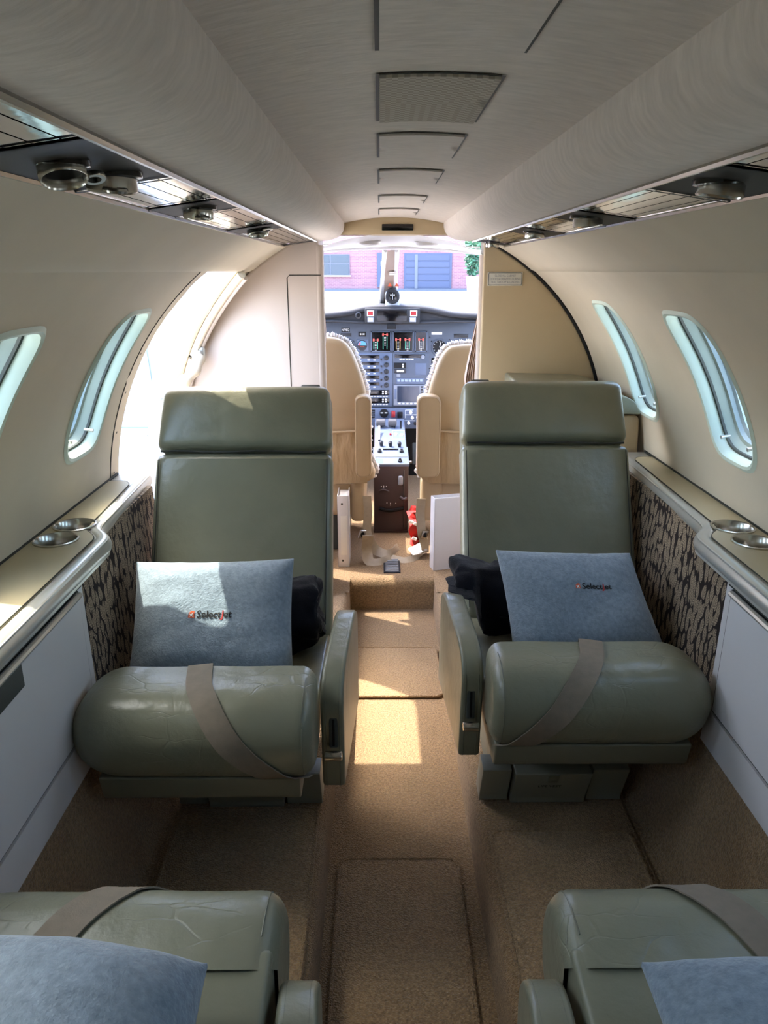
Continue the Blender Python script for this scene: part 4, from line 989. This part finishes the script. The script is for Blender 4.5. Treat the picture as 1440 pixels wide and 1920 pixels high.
# radio column
rc = plate('radio_panel', 668, 735.5, 662, 762, YI - .001, 'panel_lt', ip, .004)
for k in range(5):
    v0 = 666 + 12.7 * k
    plate('slot_window', 673, 711.5, v0, v0 + 6, YI - .004, 'black_gloss', rc, .002)
    for u0 in (689, 700): plate('button', u0, u0 + 4, v0 + 8, v0 + 10, YI - .004, 'print_w', rc, .003, .0008)
    obj('knob', lathe([(.0135, 0), (.0125, .008), (.007, .009), (.007, .016), (0, .017)], PY(724.5, v0 + 5.2, YI - .005), (0, -1, 0), 18), 'knob', rc)
    obj('small_knob', lathe([(.006, 0), (.005, .008), (0, .009)], PY(715, v0 + 8, YI - .005), (0, -1, 0), 12), 'knob', rc)
for v0 in (731, 746):
    o = plate('radio', 694, 730, v0, v0 + 10, YI - .004, 'black_gloss', rc, .006)
    for k in range(4): obj('radio_knob', lathe([(.005, 0), (.004, .005), (0, .006)], PY(718 + 5.5 * (k % 2), v0 + 3 + 4 * (k // 2), YI - .010), (0, -1, 0), 10), 'placard', o)
    for k in range(6): plate('button', 695 + k * 5.6, 699 + k * 5.6, v0 + 11.4, v0 + 13.4, YI - .004, 'placard', rc, .003, .0008)
# right-hand stack
rs = plate('navigation_panel', 736.5, 803, 662, 762, YI - .001, 'panel', ip, .004)
plate('tape_slot', 740, 797, 664.5, 671, YI - .004, 'black_gloss', rs, .002)
for k in range(5): plate('button', 749 + k * 5.6, 753 + k * 5.6, 672.5, 674.5, YI - .004, 'print_w', rs, .003, .0008)
obj('knob', lathe([(.011, 0), (.010, .010), (0, .011)], PY(793, 669, YI - .005), (0, -1, 0), 16), 'grey', rs)
o = plate('selector', 738.5, 761, 680, 690.5, YI - .004, 'black', rs, .005, .002); plate('lamp', 754, 757, 682, 685, YI - .0095, 'print_w', o, .001, 0); plate('lamp', 754, 757, 686, 689, YI - .0095, 'print_w', o, .001, 0)
o = plate('selector', 739, 761, 692, 699.5, YI - .004, 'knob', rs, .005, .002)
for k in range(3): plate('key', 744 + k * 4.6, 748 + k * 4.6, 693.8, 697.8, YI - .0095, 'print_w', o, .001, 0)
plate('jack_plate', 743.5, 750.5, 701, 706.5, YI - .004, 'grey', rs, .002)
plate('blank_plate', 779, 799, 681, 703.5, YI - .004, 'panel_lt', rs, .0015)
o = plate('button_row', 743, 795, 709, 720, YI - .004, 'panel_lt', rs, .004)
for k in range(7): plate('button', 745 + k * 7, 750 + k * 7, 711.3, 715.5, YI - .008, 'greyblue', o, .003, .0008)
o = plate('multifunction_display', 738, 796, 721.5, 760, YI - .004, 'grey', rs, .010, .003); plate('screen', 745, 786, 724, 753.5, YI - .0145, 'screen', o, .001, 0)
for k in range(5): plate('button', 747 + k * 7.4, 751 + k * 7.4, 755.4, 758, YI - .0135, 'print_w', o, .002, .0006)
for k in range(6): plate('side_button', 789, 793, 724 + k * 5, 727 + k * 5, YI - .0135, 'knob', o, .003, .0008)
plate('side_slider', 739.6, 743.4, 729, 748, YI - .0135, 'panel_lt', o, .003, .0008)
plate('oval_port', 809, 823, 671, 681, YI - .001, 'black_gloss', ip, .003)
for (u, v) in ((809, 640), (843, 637), (806, 632), (805, 691), (800, 709), (663, 640)): obj('screw', lathe([(.004, 0), (.003, .002)], PY(u, v, YI - .002), (0, -1, 0), 8), 'black', ip)
# lower switch panel
YS = 3.97
sw_ = tag(plate('switch_panel', 640, 861, 765, 803, YS, 'panel_lt', None, .006), 'lower blue switch panel with red guard and white toggles', 'switch panel')
o = obj('selector_dial', lathe([(.024, 0), (.022, .010), (0, .012)], PY(720, 775, YS - .006), (0, -1, 0), 24), 'black', sw_)
for dx in (-.011, .011): obj('dial_mark', rbox(PY(720, 775, YS - .0195) + Vector((dx, .001, .002)), (.014, .002, .006), .0008), 'placard', o)
plate('red_guard', 733.5, 741, 770, 782, YS - .006, 'red', sw_, .018, .004); plate('black_guard', 745, 755, 772, 783, YS - .006, 'black', sw_, .014, .003)
for (u, v) in ((770, 772), (773, 782), (783, 781), (766, 792)): obj('toggle', lathe([(.007, 0), (.005, .008), (.009, .012), (.007, .018), (0, .019)], PY(u, v, YS - .006), (0, -1, -.2), 12), 'print_w', sw_)
obj('dark_knob', lathe([(.010, 0), (.009, .008), (0, .009)], PY(778.5, 794, YS - .006), (0, -1, 0), 14), 'knob', sw_)
for (a, b_, c_, d_) in ((760, 769, 760, 784), (760, 769, 775, 769), (760, 778, 788, 778), (758, 789, 778, 789)):
    obj('panel_line', tube([PY(a, b_, YS - .0065), PY(c_, d_, YS - .0065)], .0012, 4), 'print_w', sw_)
for k in range(4): plate('breaker', 696, 703, 768 + k * 4.2, 771 + k * 4.2, YS - .006, 'knob', sw_, .004)

# pedestal
pd = thing('centre_pedestal', (.005, 3.5, ZF), 'dark brown centre pedestal with blue control top between the pilot seats', 'pedestal')
x0 = PY(701, 960, 3.28).x; x1 = PY(765, 960, 3.28).x
obj('body', prism([(3.28, ZF), (3.966, ZF), (3.966, .520), (3.85, .546), (3.5, .478), (3.285, .452)], 'x', x0, x1, .006, 2), 'brown', pd)
T1a, T1b, T2b, T3 = Vector((0, 3.282, .458)), Vector((0, 3.5, .487)), Vector((0, 3.85, .556)), Vector((0, 3.965, .530))
def slab(nm, A, B, xa, xb, m, th=.012):
    n = Vector((0, -(B.z - A.z), B.y - A.y)).normalized()
    return obj(nm, prism([(A.y, A.z), (B.y, B.z), (B.y - n.y * th, B.z - n.z * th), (A.y - n.y * th, A.z - n.z * th)], 'x', xa, xb, .002, 2), m, pd)
slab('aft_control_top', T1a, T1b, x0 - .004, x1 + .004, 'panel_lt'); slab('throttle_quadrant', T1b, T2b, x0 + .003, x1 - .003, 'panel_lt'); slab('quadrant_front', T2b, T3, x0 + .003, x1 - .003, 'panel_lt')
def onp(u, v, A, B, h=0.0):
    n = Vector((0, -(B.z - A.z), B.y - A.y)).normalized(); return PP(u, v, A, n) + n * h, n
for (u, v, m) in ((715, 834, 'knob'), (732, 835, 'knob'), (749, 836, 'knob')):
    c, n = onp(u, v + 2, T1b, T2b); obj('knob', lathe([(.007, 0), (.009, .010), (.010, .022), (.006, .026), (0, .0265)], c, n, 14), m, pd)
for (u, v) in ((712, 848), (753, 848), (750, 866)):
    c, n = onp(u, v, T1a, T1b); obj('knob', lathe([(.011, 0), (.010, .010), (.006, .011), (.005, .018), (0, .019)], c, n, 16), 'knob', pd)
def patch(nm, u0, u1, v0, v1, A, B, m, parent=pd, h=.001):
    b = bmesh.new(); b.faces.new([b.verts.new(onp(*q, A, B, h)[0]) for q in ((u0, v0), (u1, v0), (u1, v1), (u0, v1))]); return obj(nm, b, m, parent, smooth=False)
patch('slot_window', 718, 747, 841.5, 844.5, T1a, T1b, 'black_gloss')
for k in range(3):
    for j in range(2): patch('key', 721.5 + k * 8.6, 727 + k * 8.6, 847 + j * 3, 849 + j * 3, T1a, T1b, 'placard')
patch('divider', 703, 764, 856, 857.5, T1a, T1b, 'gasket'); patch('divider', 703, 764, 869.5, 871, T1a, T1b, 'gasket'); patch('blue_plate', 703, 718, 860, 868, T1a, T1b, 'sky_ind')
for (u0, u1, v0, v1) in ((736, 758, 808, 824),):
    fr_ = [onp(*q, T1b, T2b, .0015)[0] for q in ((u0, v0), (u1, v0), (u1, v1), (u0, v1))]; obj('trim_frame', tube(fr_, .0014, 4, closed=True), 'print_w', pd)
for (u, v) in ((742, 815), (753, 816)):
    c, n = onp(u, v, T1b, T2b); obj('trim_knob', lathe([(.009, 0), (.008, .006), (.005, .007), (0, .008)], c, n, 16), 'placard', pd)
c, n = onp(732, 815, T1b, T2b); obj('rocker', rbox(c + n * .003, (.010, .018, .008), .002), 'red', pd)
for u0, u1 in ((750, 753), (739.5, 741)): patch('lever_slot', u0, u1, 789, 804, T1b, T2b, 'black')
c, n = onp(711, 826, T1b, T2b); tp_ = onp(711, 810, T1b, T2b, .03)[0]
obj('flap_lever', tube([c, tp_], [.004, .006], 8), 'placard', pd); obj('lever_base', lathe([(.006, 0), (.005, .006), (0, .007)], c, n, 10), 'black', pd)
for k, (u0, u1) in enumerate(((705, 723), (727.5, 744))):
    a, b_ = PY(u0, 792, 3.74), PY(u1, 792, 3.74)
    hd_ = obj('throttle_grip', lathe([(.0, 0), (.016, .001), (.019, .004), (.019, (b_ - a).length - .004), (.016, (b_ - a).length - .001), (0, (b_ - a).length)], a, (1, 0, 0), 20), 'throttle', pd)
    q = (a + b_) / 2; obj('throttle_arm', tube([q + Vector((0, .01, -.012)), q + Vector((.004 * (1 - 2 * k), .02, -.065))], .006, 8), 'knob', pd)
# aft face details
YP = 3.279
def aft(u, v, dy=0.0): return PY(u, v, YP - dy)
obj('side_rail', box2((x1 - .022, YP - .003, ZF + .02), (x1 - .018, YP + .001, .43), .0008), 'gasket', pd)
for (u, v) in ((715, 912), (719.5, 911.5), (724.5, 912), (719.5, 915), (725.5, 943), (732, 943.5), (742, 943.5), (732, 947)):
    obj('rivet', lathe([(.0024, 0), (.0018, .002)], aft(u, v), (0, -1, 0), 8), 'print_w', pd)
obj('slot_lip', tube(catmull([aft(711, 921, .003), aft(719, 918, .006), aft(729, 921.5, .003)], 6), .004, 6), 'brown', pd)
obj('pocket_mouth', tube(catmull([aft(711, 953, .002), aft(724, 957, .006), aft(738, 957, .006), aft(757, 953, .002)], 6), .0085, 8), 'black', pd)
obj('handle', rbox(aft(751, 901, .006), (.022, .014, .045), .007, 3), 'grey', pd)
obj('cord', tube(catmull([aft(750, 932, .012), aft(757, 937, .02), aft(762, 934, .012)], 5), .008, 8), 'brown', pd)
obj('base_trim', box2((x0 - .002, YP - .004, ZF), (x1 + .002, YP + .002, ZF + .012), .002), 'brown', pd)
# dark footwell behind
struct('wall_cockpit', quadstrip([[(-.7, 4.30, .13), (.7, 4.30, .13)], [(-.7, 4.30, .62), (.7, 4.30, .62)], [(-.7, 4.02, .66), (.7, 4.02, .66)]], None), 'black', label='dark footwell bulkhead under the instrument panel')
for sg, lab in ((-1, 'dark rudder pedal on the open-door side of the pedestal'), (1, 'dark rudder pedal on the placard side of the pedestal')):
    xp = .005 + sg * .16; r_ = thing('rudder_pedal', (xp, 4.0, .2), lab, 'pedal', 'rudder pedals')
    obj('pad', rbox((xp, 3.98, .34), (.07, .02, .12), .006, 2, Euler((math.radians(-20), 0, 0))), 'gasket', r_); obj('arm', tube([(xp, 4.0, .38), (xp, 4.1, .60)], .010, 8), 'steel', r_); obj('foot_bar', tube([(xp - .05, 4.0, .29), (xp + .05, 4.0, .29)], .010, 8), 'steel', r_)

# ------------------------------------------------------------------ pilot seats
def pilot_seat(inner, ytop, arm, label, sg):
    """inner: outline pixels of the inboard edge, from the top centre down"""
    Y = 2.98
    L = [PY(u, v, Y) for u, v in inner]; cx = L[0].x
    t = thing('pilot_seat', (cx, 3.15, ZF), label, 'pilot seat', 'cockpit seats')
    half = [Vector((p.x - cx, p.z)) for p in L]
    out = [(cx + h.x, h.y) for h in half] + [(cx - h.x, h.y) for h in reversed(half[1:])]
    sm = catmull([Vector((a, b, 0)) for a, b in out], 5); prof = [(p.x, p.y) for p in sm]
    bk = obj('backrest', prism(prof, 'y', Y, Y + .07, .022, 4), 'tan', t)
    rim = [Vector((p.x * 1.0 + (p.x - cx) * .012, Y + .07, p.y + .002)) for p in sm]
    fu = bmesh.new(); rr = []
    dense = catmull(rim, 4)
    tube(dense, [.011 + random.uniform(-.003, .004) for _ in dense], 9, bm=fu, jitter=.28)
    obj('sheepskin_edge', fu, 'sheep', t)
    p2 = [(cx + (a - cx) * .95, b - .01) for a, b in prof]
    obj('sheepskin_front', prism(p2, 'y', Y + .06, Y + .12, .02, 2), 'sheep', t)
    zt, zb_ = PY(700, 806, Y).z, PY(700, 905, Y).z; w_ = abs(half[-1].x)
    n = 24; pk = bmesh.new()
    grid(lambda u, v: Vector((cx - w_ * .98 + 2 * w_ * .98 * u, Y - .010 - .010 * math.sin(pi * v) - .004 * math.sin(u * 40) * (v > .75) * (v), zb_ + (zt - zb_) * v - .008 * math.sin(u * pi) * v)), 48, 12, pk)
    obj('map_pocket', pk, 'tan_soft', t)
    obj('pocket_hem', tube([Vector((cx - w_ * .98 + 2 * w_ * .98 * i / 24, Y - .013, zt - .008 * math.sin(i / 24 * pi))) for i in range(25)], .005, 6), 'tan', t)
    c0, c1 = PY(arm[0], 742, 2.93), PY(arm[1], 896, 2.93)
    ab = bmesh.new(); xm, wd = (c0.x + c1.x) / 2, abs(c1.x - c0.x)
    pr_ = roundpoly([(xm - wd / 2, c1.z, .03), (xm + wd / 2, c1.z, .03), (xm + wd / 2, c0.z, .035), (xm - wd / 2, c0.z, .03)], .03, 6)
    a_ = obj('armrest', prism(pr_, 'y', 2.925, 3.005, .010, 3), 'tan', t)
    obj('stitching', tube([(xm + (a - xm) * .88, 2.9245, c1.z + (b - c1.z) * .97 + .004) for a, b in pr_], .0012, 4, closed=True), 'tan_soft', a_)
    # seat box
    e = half[-1].x * .96
    obj('cushion_box', box2((cx - abs(e), 3.0, .30), (cx + abs(e), 3.45, .47), .03, 3), 'tan', t)
    obj('sheepskin_cushion', box2((cx - abs(e) * 1.03, 3.08, .46), (cx + abs(e) * 1.03, 3.5, .53), .03, 3), 'sheep', t)
    obj('floor_rail', box2((cx - abs(e) * .6, 3.05, ZF), (cx + abs(e) * .6, 3.40, .31), .01, 2), 'gasket', t)
    k0 = PY(arm[0] + (-8 if sg < 0 else 6), 900, 2.99); k1 = PY(arm[1] + (-12 if sg < 0 else 4), 979, 2.99)
    obj('side_bolster', box2((k0.x, 2.985, k1.z), (k1.x, 3.06, k0.z + .01), .02, 3), 'tan', t)
    return t
pilot_seat([(588, 632), (625, 634), (645, 642), (660, 660), (672, 688), (681, 715), (687, 745), (690, 800), (691, 850), (690, 905)], 0, (665, 697), 'tan pilot seat with white sheepskin edge behind the pale closet partition', -1)
pilot_seat([(893, 646), (862, 648), (842, 653), (826, 672), (815, 700), (806, 730), (802, 760), (801, 800), (799, 850), (800, 905)], 0, (783, 824), 'tan pilot seat with white sheepskin edge behind the tan placard partition', 1)
# curtains tied back at the partition edges
def curtain(path, w0, label):
    b = bmesh.new(); P = catmull(path, 8); rows = []
    for i, p in enumerate(P):
        wv = w0[0] + (w0[1] - w0[0]) * i / (len(P) - 1)
        rows.append([b.verts.new(p + Vector((wv * (k / 16 - .5), .010 * math.sin(k * 1.9 + i * .05), 0))) for k in range(17)])
    for A, B in zip(rows, rows[1:]):
        for k in range(16): b.faces.new((A[k], A[k + 1], B[k + 1], B[k]))
    b2 = b
    return tag(obj('curtain', b2, 'curtain'), label, 'curtain')
curtain([PY(900, 590, 2.78), PY(894, 625, 2.78), PY(888, 660, 2.78), PY(882, 695, 2.78), PY(881, 715, 2.78), PY(888, 735, 2.78), PY(897, 765, 2.78)], (.02, .05), 'beige cockpit curtain gathered beside the tan partition')
curtain([PY(598, 560, 2.80), PY(604, 600, 2.80), PY(604, 640, 2.80), PY(597, 680, 2.80), PY(597, 800, 2.80)], (.02, .04), 'beige cockpit curtain gathered beside the pale closet partition')

# ------------------------------------------------------------------ binders, belts and floor things in the cockpit doorway
def binder(c, size, rz, label, spine):
    t = thing('ring_binder', c, label, 'binder', 'white ring binders'); sx, sy, sz = size; q = Euler((0, 0, rz)).to_matrix()
    def bx(nm, off, s, m, r=.003): return obj(nm, rbox(Vector(c) + q @ Vector(off), s, r, 2, q), m, t)
    bx('cover', (-sx / 2 + .002, sy / 2, sz / 2), (.004, sy, sz), 'binder', .0015); bx('cover', (sx / 2 - .002, sy / 2, sz / 2), (.004, sy, sz), 'binder', .0015); bx('spine', (0, .002, sz / 2), (sx, .004, sz), 'binder', .0015)
    bx('pages', (0, sy / 2 + .006, sz / 2), (sx - .012, sy - .02, sz - .02), 'print_w', .001)
    if spine:
        for z in (.028, sz - .034): obj('rivet', lathe([(.0045, 0), (.003, .0012)], Vector(c) + q @ Vector((-.004, -.0002, z)), q @ Vector((0, -1, 0)), 12), 'gasket', t)
        bx('label_window', (.002, -.0008, sz * .45), (sx * .55, .001, sz * .55), 'print_w', .0003)
    return t
bc = PZ(645, 1063, ZF); binder((bc.x, bc.y, ZF), (.046, .13, .305), 0, 'white ring binder standing spine-out behind the seat beside the entry door', True)
bc = PZ(806, 1066, ZF); binder((bc.x + .006, bc.y, ZF), (.05, .24, .305), math.radians(-75), 'white ring binder standing cover-out behind the seat across from the door', False)
fv = thing('floor_vent', PZ(735, 1064, ZF), 'small black louvred floor vent at the top of the cockpit step', 'vent')
q0, q1 = PZ(719, 1050, ZF), PZ(751, 1075, ZF)
obj('frame', box2((q0.x, q1.y, ZF - .002), (q1.x, q0.y, ZF + .005), .001), 'black', fv)
for i in range(8):
    yy = q1.y + .014 + i * (q0.y - q1.y - .026) / 7; obj('slat', rbox(((q0.x + q1.x) / 2, yy, ZF + .007), (q1.x - q0.x - .014, .006, .003), .001, 1, Euler((math.radians(30), 0, 0))), 'grey', fv)
def strap(pts, w0, label, nm='loose_strap', m='belt_light', buckle=None, tw=None):
    t = thing(nm, pts[0], label, 'strap', 'cockpit harness straps'); P = catmull(pts, 8); S = []
    for i in range(len(P)):
        a = (tw[0] + (tw[1] - tw[0]) * i / (len(P) - 1)) if tw else 0; S.append(Vector((math.cos(a), math.sin(a) * .8, math.sin(a) * .5)))
    obj('webbing', ribbon(P, S, w0, .0025), m, t)
    if buckle is not None:
        obj('buckle', rbox(buckle, (.03, .012, .042), .004, 2, Euler((.3, .2, .5))), 'steel', t); obj('buckle_bar', rbox(Vector(buckle) + Vector((.002, -.008, 0)), (.014, .006, .022), .002, 2), 'black', t)
    return t
G = lambda u, v, z=.004: PZ(u, v, ZF + z)
strap([PY(688, 930, 2.983), PY(690, 960, 2.982), PY(688, 990, 2.975), PY(690, 1005, 2.96)], .035, 'beige harness strap with chrome buckle hanging from the seat behind the pale partition', buckle=PY(679, 1001, 2.95))
strap([G(690, 1004, .12), G(688, 1030, .05), G(692, 1052, .012), G(712, 1056, .006), G(734, 1050, .006)], .045, 'beige harness strap lying in a loop by the floor vent', tw=(0, 1.2))
strap([G(692, 1015, .08), G(706, 1032, .03), G(730, 1040, .010), G(748, 1028, .006)], .045, 'twisted beige harness strap reaching the sunlit carpet patch', tw=(.6, 1.5))
strap([PY(790, 935, 2.982), PY(788, 965, 2.978), PY(791, 1000, 2.96), G(797, 1030, .02), G(785, 1046, .006), G(760, 1052, .005), G(733, 1047, .005)], .038, 'long beige harness strap trailing from the seat behind the tan partition to the floor vent', buckle=PY(796, 1002, 2.95), tw=(0, 1.4))
rd = thing('warning_streamer', G(779, 1000, 0), 'red and white fabric streamer crumpled on the cockpit floor by the pedestal', 'streamer')
ps = catmull([PY(772, 958, 3.22), PY(778, 975, 3.16), PY(776, 992, 3.12), G(781, 1008, .02), G(776, 1022, .008)], 8)
obj('streamer', ribbon(ps, [Vector((math.cos(i * .35), .3, math.sin(i * .35) * .4)) for i in range(len(ps))], .05, .003), 'red_cloth', rd)
for (u, v, y) in ((771, 979, 3.10), (780, 983, 3.08), (777, 1010, 3.0)): obj('white_print', rbox(PY(u, v, y), (.022, .006, .014), .003, 2, Euler((.3, .4, .2))), 'print_w', rd)
obj('roll_end', lathe([(.0, 0), (.024, .004), (.026, .03), (.02, .06), (0, .064)], PY(774, 962, 3.24) - Vector((0, 0, .03)), (.2, .1, 1), 16), 'red_cloth', rd)
cardp = thing('printed_card', G(785, 1030, 0), 'small white and blue printed card fallen under the harness strap', 'card')
obj('card', rbox(G(783, 1030, .02), (.07, .05, .003), .001, 1, Euler((.5, -.3, .4))), 'white', cardp); obj('blue_print', rbox(G(786, 1026, .026), (.03, .025, .003), .001, 1, Euler((.5, -.3, .4))), 'sky_ind', cardp)

# ------------------------------------------------------------------ outside
YBD = 45.0
gz = lambda y: -0.75 + (0.2 + 0.75) * y / YBD
gb = quadstrip([[(-70, -60, -.75), (70, -60, -.75)], [(-70, 0, -.75), (70, 0, -.75)], [(-70, YBD + 20, gz(YBD + 20)), (70, YBD + 20, gz(YBD + 20))]], None)
struct('floor_apron', gb, 'concrete', smooth=False, label='sunlit pale concrete apron outside the aircraft')
bd = thing('brick_building', (0, YBD, gz(YBD)), 'red brick building with blue doors seen through the windshield', 'building')
obj('wall', box2((-22, YBD, -.2), (22, YBD + 10, 9), 0), 'brick', bd, smooth=False)
obj('roof_cap', box2((-22.2, YBD - .2, 9), (22.2, YBD + 10.2, 9.3), .02), 'bframe', bd)
def bp(nm, u0, u1, v0, v1, m, parent, y=.06, d=.05): 
    a, b_ = PY(u0, v0, YBD - y), PY(u1, v1, YBD - y); return obj(nm, box2((a.x, YBD - y - d, b_.z), (b_.x, YBD + .02, a.z), .01, 1), m, parent)
wf = bp('window_frame', 590, 656, 477, 516, 'bframe', bd, .02, .06)
for (a, b_, c_, d_) in ((591, 618, 479, 493), (620.5, 654, 478.5, 493), (591, 618, 495, 514.5), (620.5, 654, 495, 514.5)): bp('pane', a, b_, c_, d_, 'bwin', wf, .09, .02)
bp('window_sill', 588, 658, 516, 518.5, 'white', bd, .05, .12)
e = bp('entrance_door', 707, 735, 474, 539, 'bdoor', bd, .03, .06); bp('door_notice', 714, 722, 490, 499, 'white', e, .10, .02)
e = bp('garage_door', 758, 846, 475, 541, 'bdoor', bd, .03, .06)
for k in range(5): bp('door_panel', 761, 843, 478 + k * 12.4, 488.6 + k * 12.4, 'bdoor', e, .09, .03)
bp('door_track', 778, 783, 477, 541, 'bframe', e, .12, .03)
bp('wall_base', 560, 900, 541, 546, 'bframe', bd, .03, .05)
for ln, (u, v) in (('PIDS', (617, 464)), ('OTA', (611, 471.5))):
    c = PY(u, v, YBD - .1); obj('lettering', text_bm(ln, .30, lambda a, b_, c=c: c + Vector((a, 0, b_))), 'print_w', bd, smooth=False)
pt_ = PY(886, 548, YBD - 6); pn = thing('planter', pt_, 'white slatted planter tub in front of the brick building', 'planter')
r_ = (PY(899, 548, YBD - 6) - pt_).x
obj('tub', lathe([(r_ * .75, 0), (r_ * 1.0, PY(886, 520, YBD - 6).z - pt_.z), (r_ * 1.06, PY(886, 518, YBD - 6).z - pt_.z), (r_ * .9, PY(886, 520, YBD - 6).z - pt_.z)], pt_, (0, 0, 1), 20), 'white', pn)
obj('soil', lathe([(r_ * .95, PY(886, 521, YBD - 6).z - pt_.z), (0, PY(886, 520.5, YBD - 6).z - pt_.z)], pt_, (0, 0, 1), 20, cap=False), 'bark', pn)
zt = PY(886, 519, YBD - 6).z; tr = thing('potted_tree', (pt_.x, pt_.y, zt - .05), 'green shrub tree growing in the white planter', 'tree')
obj('trunk', tube([(pt_.x, pt_.y, zt - .1), (pt_.x + .05, pt_.y, zt + .7), (pt_.x, pt_.y, zt + 1.5)], .06, 8), 'bark', tr)
lb = bmesh.new()
for i in range(900):
    a = random.uniform(0, 2 * pi); h = random.uniform(.1, 3.4); rr_ = r_ * 1.3 * math.sqrt(random.random()) * (1 - .15 * abs(h - 1.4)); p = Vector((pt_.x + rr_ * math.cos(a), pt_.y + rr_ * math.sin(a), zt + h))
    d = Vector((random.uniform(-1, 1), random.uniform(-1, 1), random.uniform(-1, 1))).normalized() * .14; e_ = d.orthogonal().normalized() * .07
    lb.faces.new([lb.verts.new(q) for q in (p - d, p + e_, p + d, p - e_)])
lo = obj('foliage', lb, 'leaf', tr, smooth=False); lo['kind'] = 'stuff'

# daylight portals at the openings (guide the sky light in, give no light themselves)
def portal(loc, nrm, sx, sy):
    l = bpy.data.lights.new('portal', 'AREA'); l.shape = 'RECTANGLE'; l.size = sx; l.size_y = sy; l.cycles.is_portal = True
    o = bpy.data.objects.new('portal', l); COL.objects.link(o); o.location = loc; o.rotation_euler = Vector(nrm).to_track_quat('-Z', 'Y').to_euler()
portal((-.86, 2.215, .62), (1, 0, 0), 1.2, .64)
portal((0, 3.90, 1.32), (0, -.30, -1), 1.3, 1.4)
for sg, lst in ((-1, WIN_L), (1, WIN_R)):
    for c in lst:
        p = cyl(sg, .85, W_C, c); portal(p, Vector((0, c, ZC)) - p, .20, .30)
    portal(cyl(sg, .86, d2r(56), 3.05), Vector((0, 3.05, ZC)) - cyl(sg, .86, d2r(56), 3.05), .6, .5)
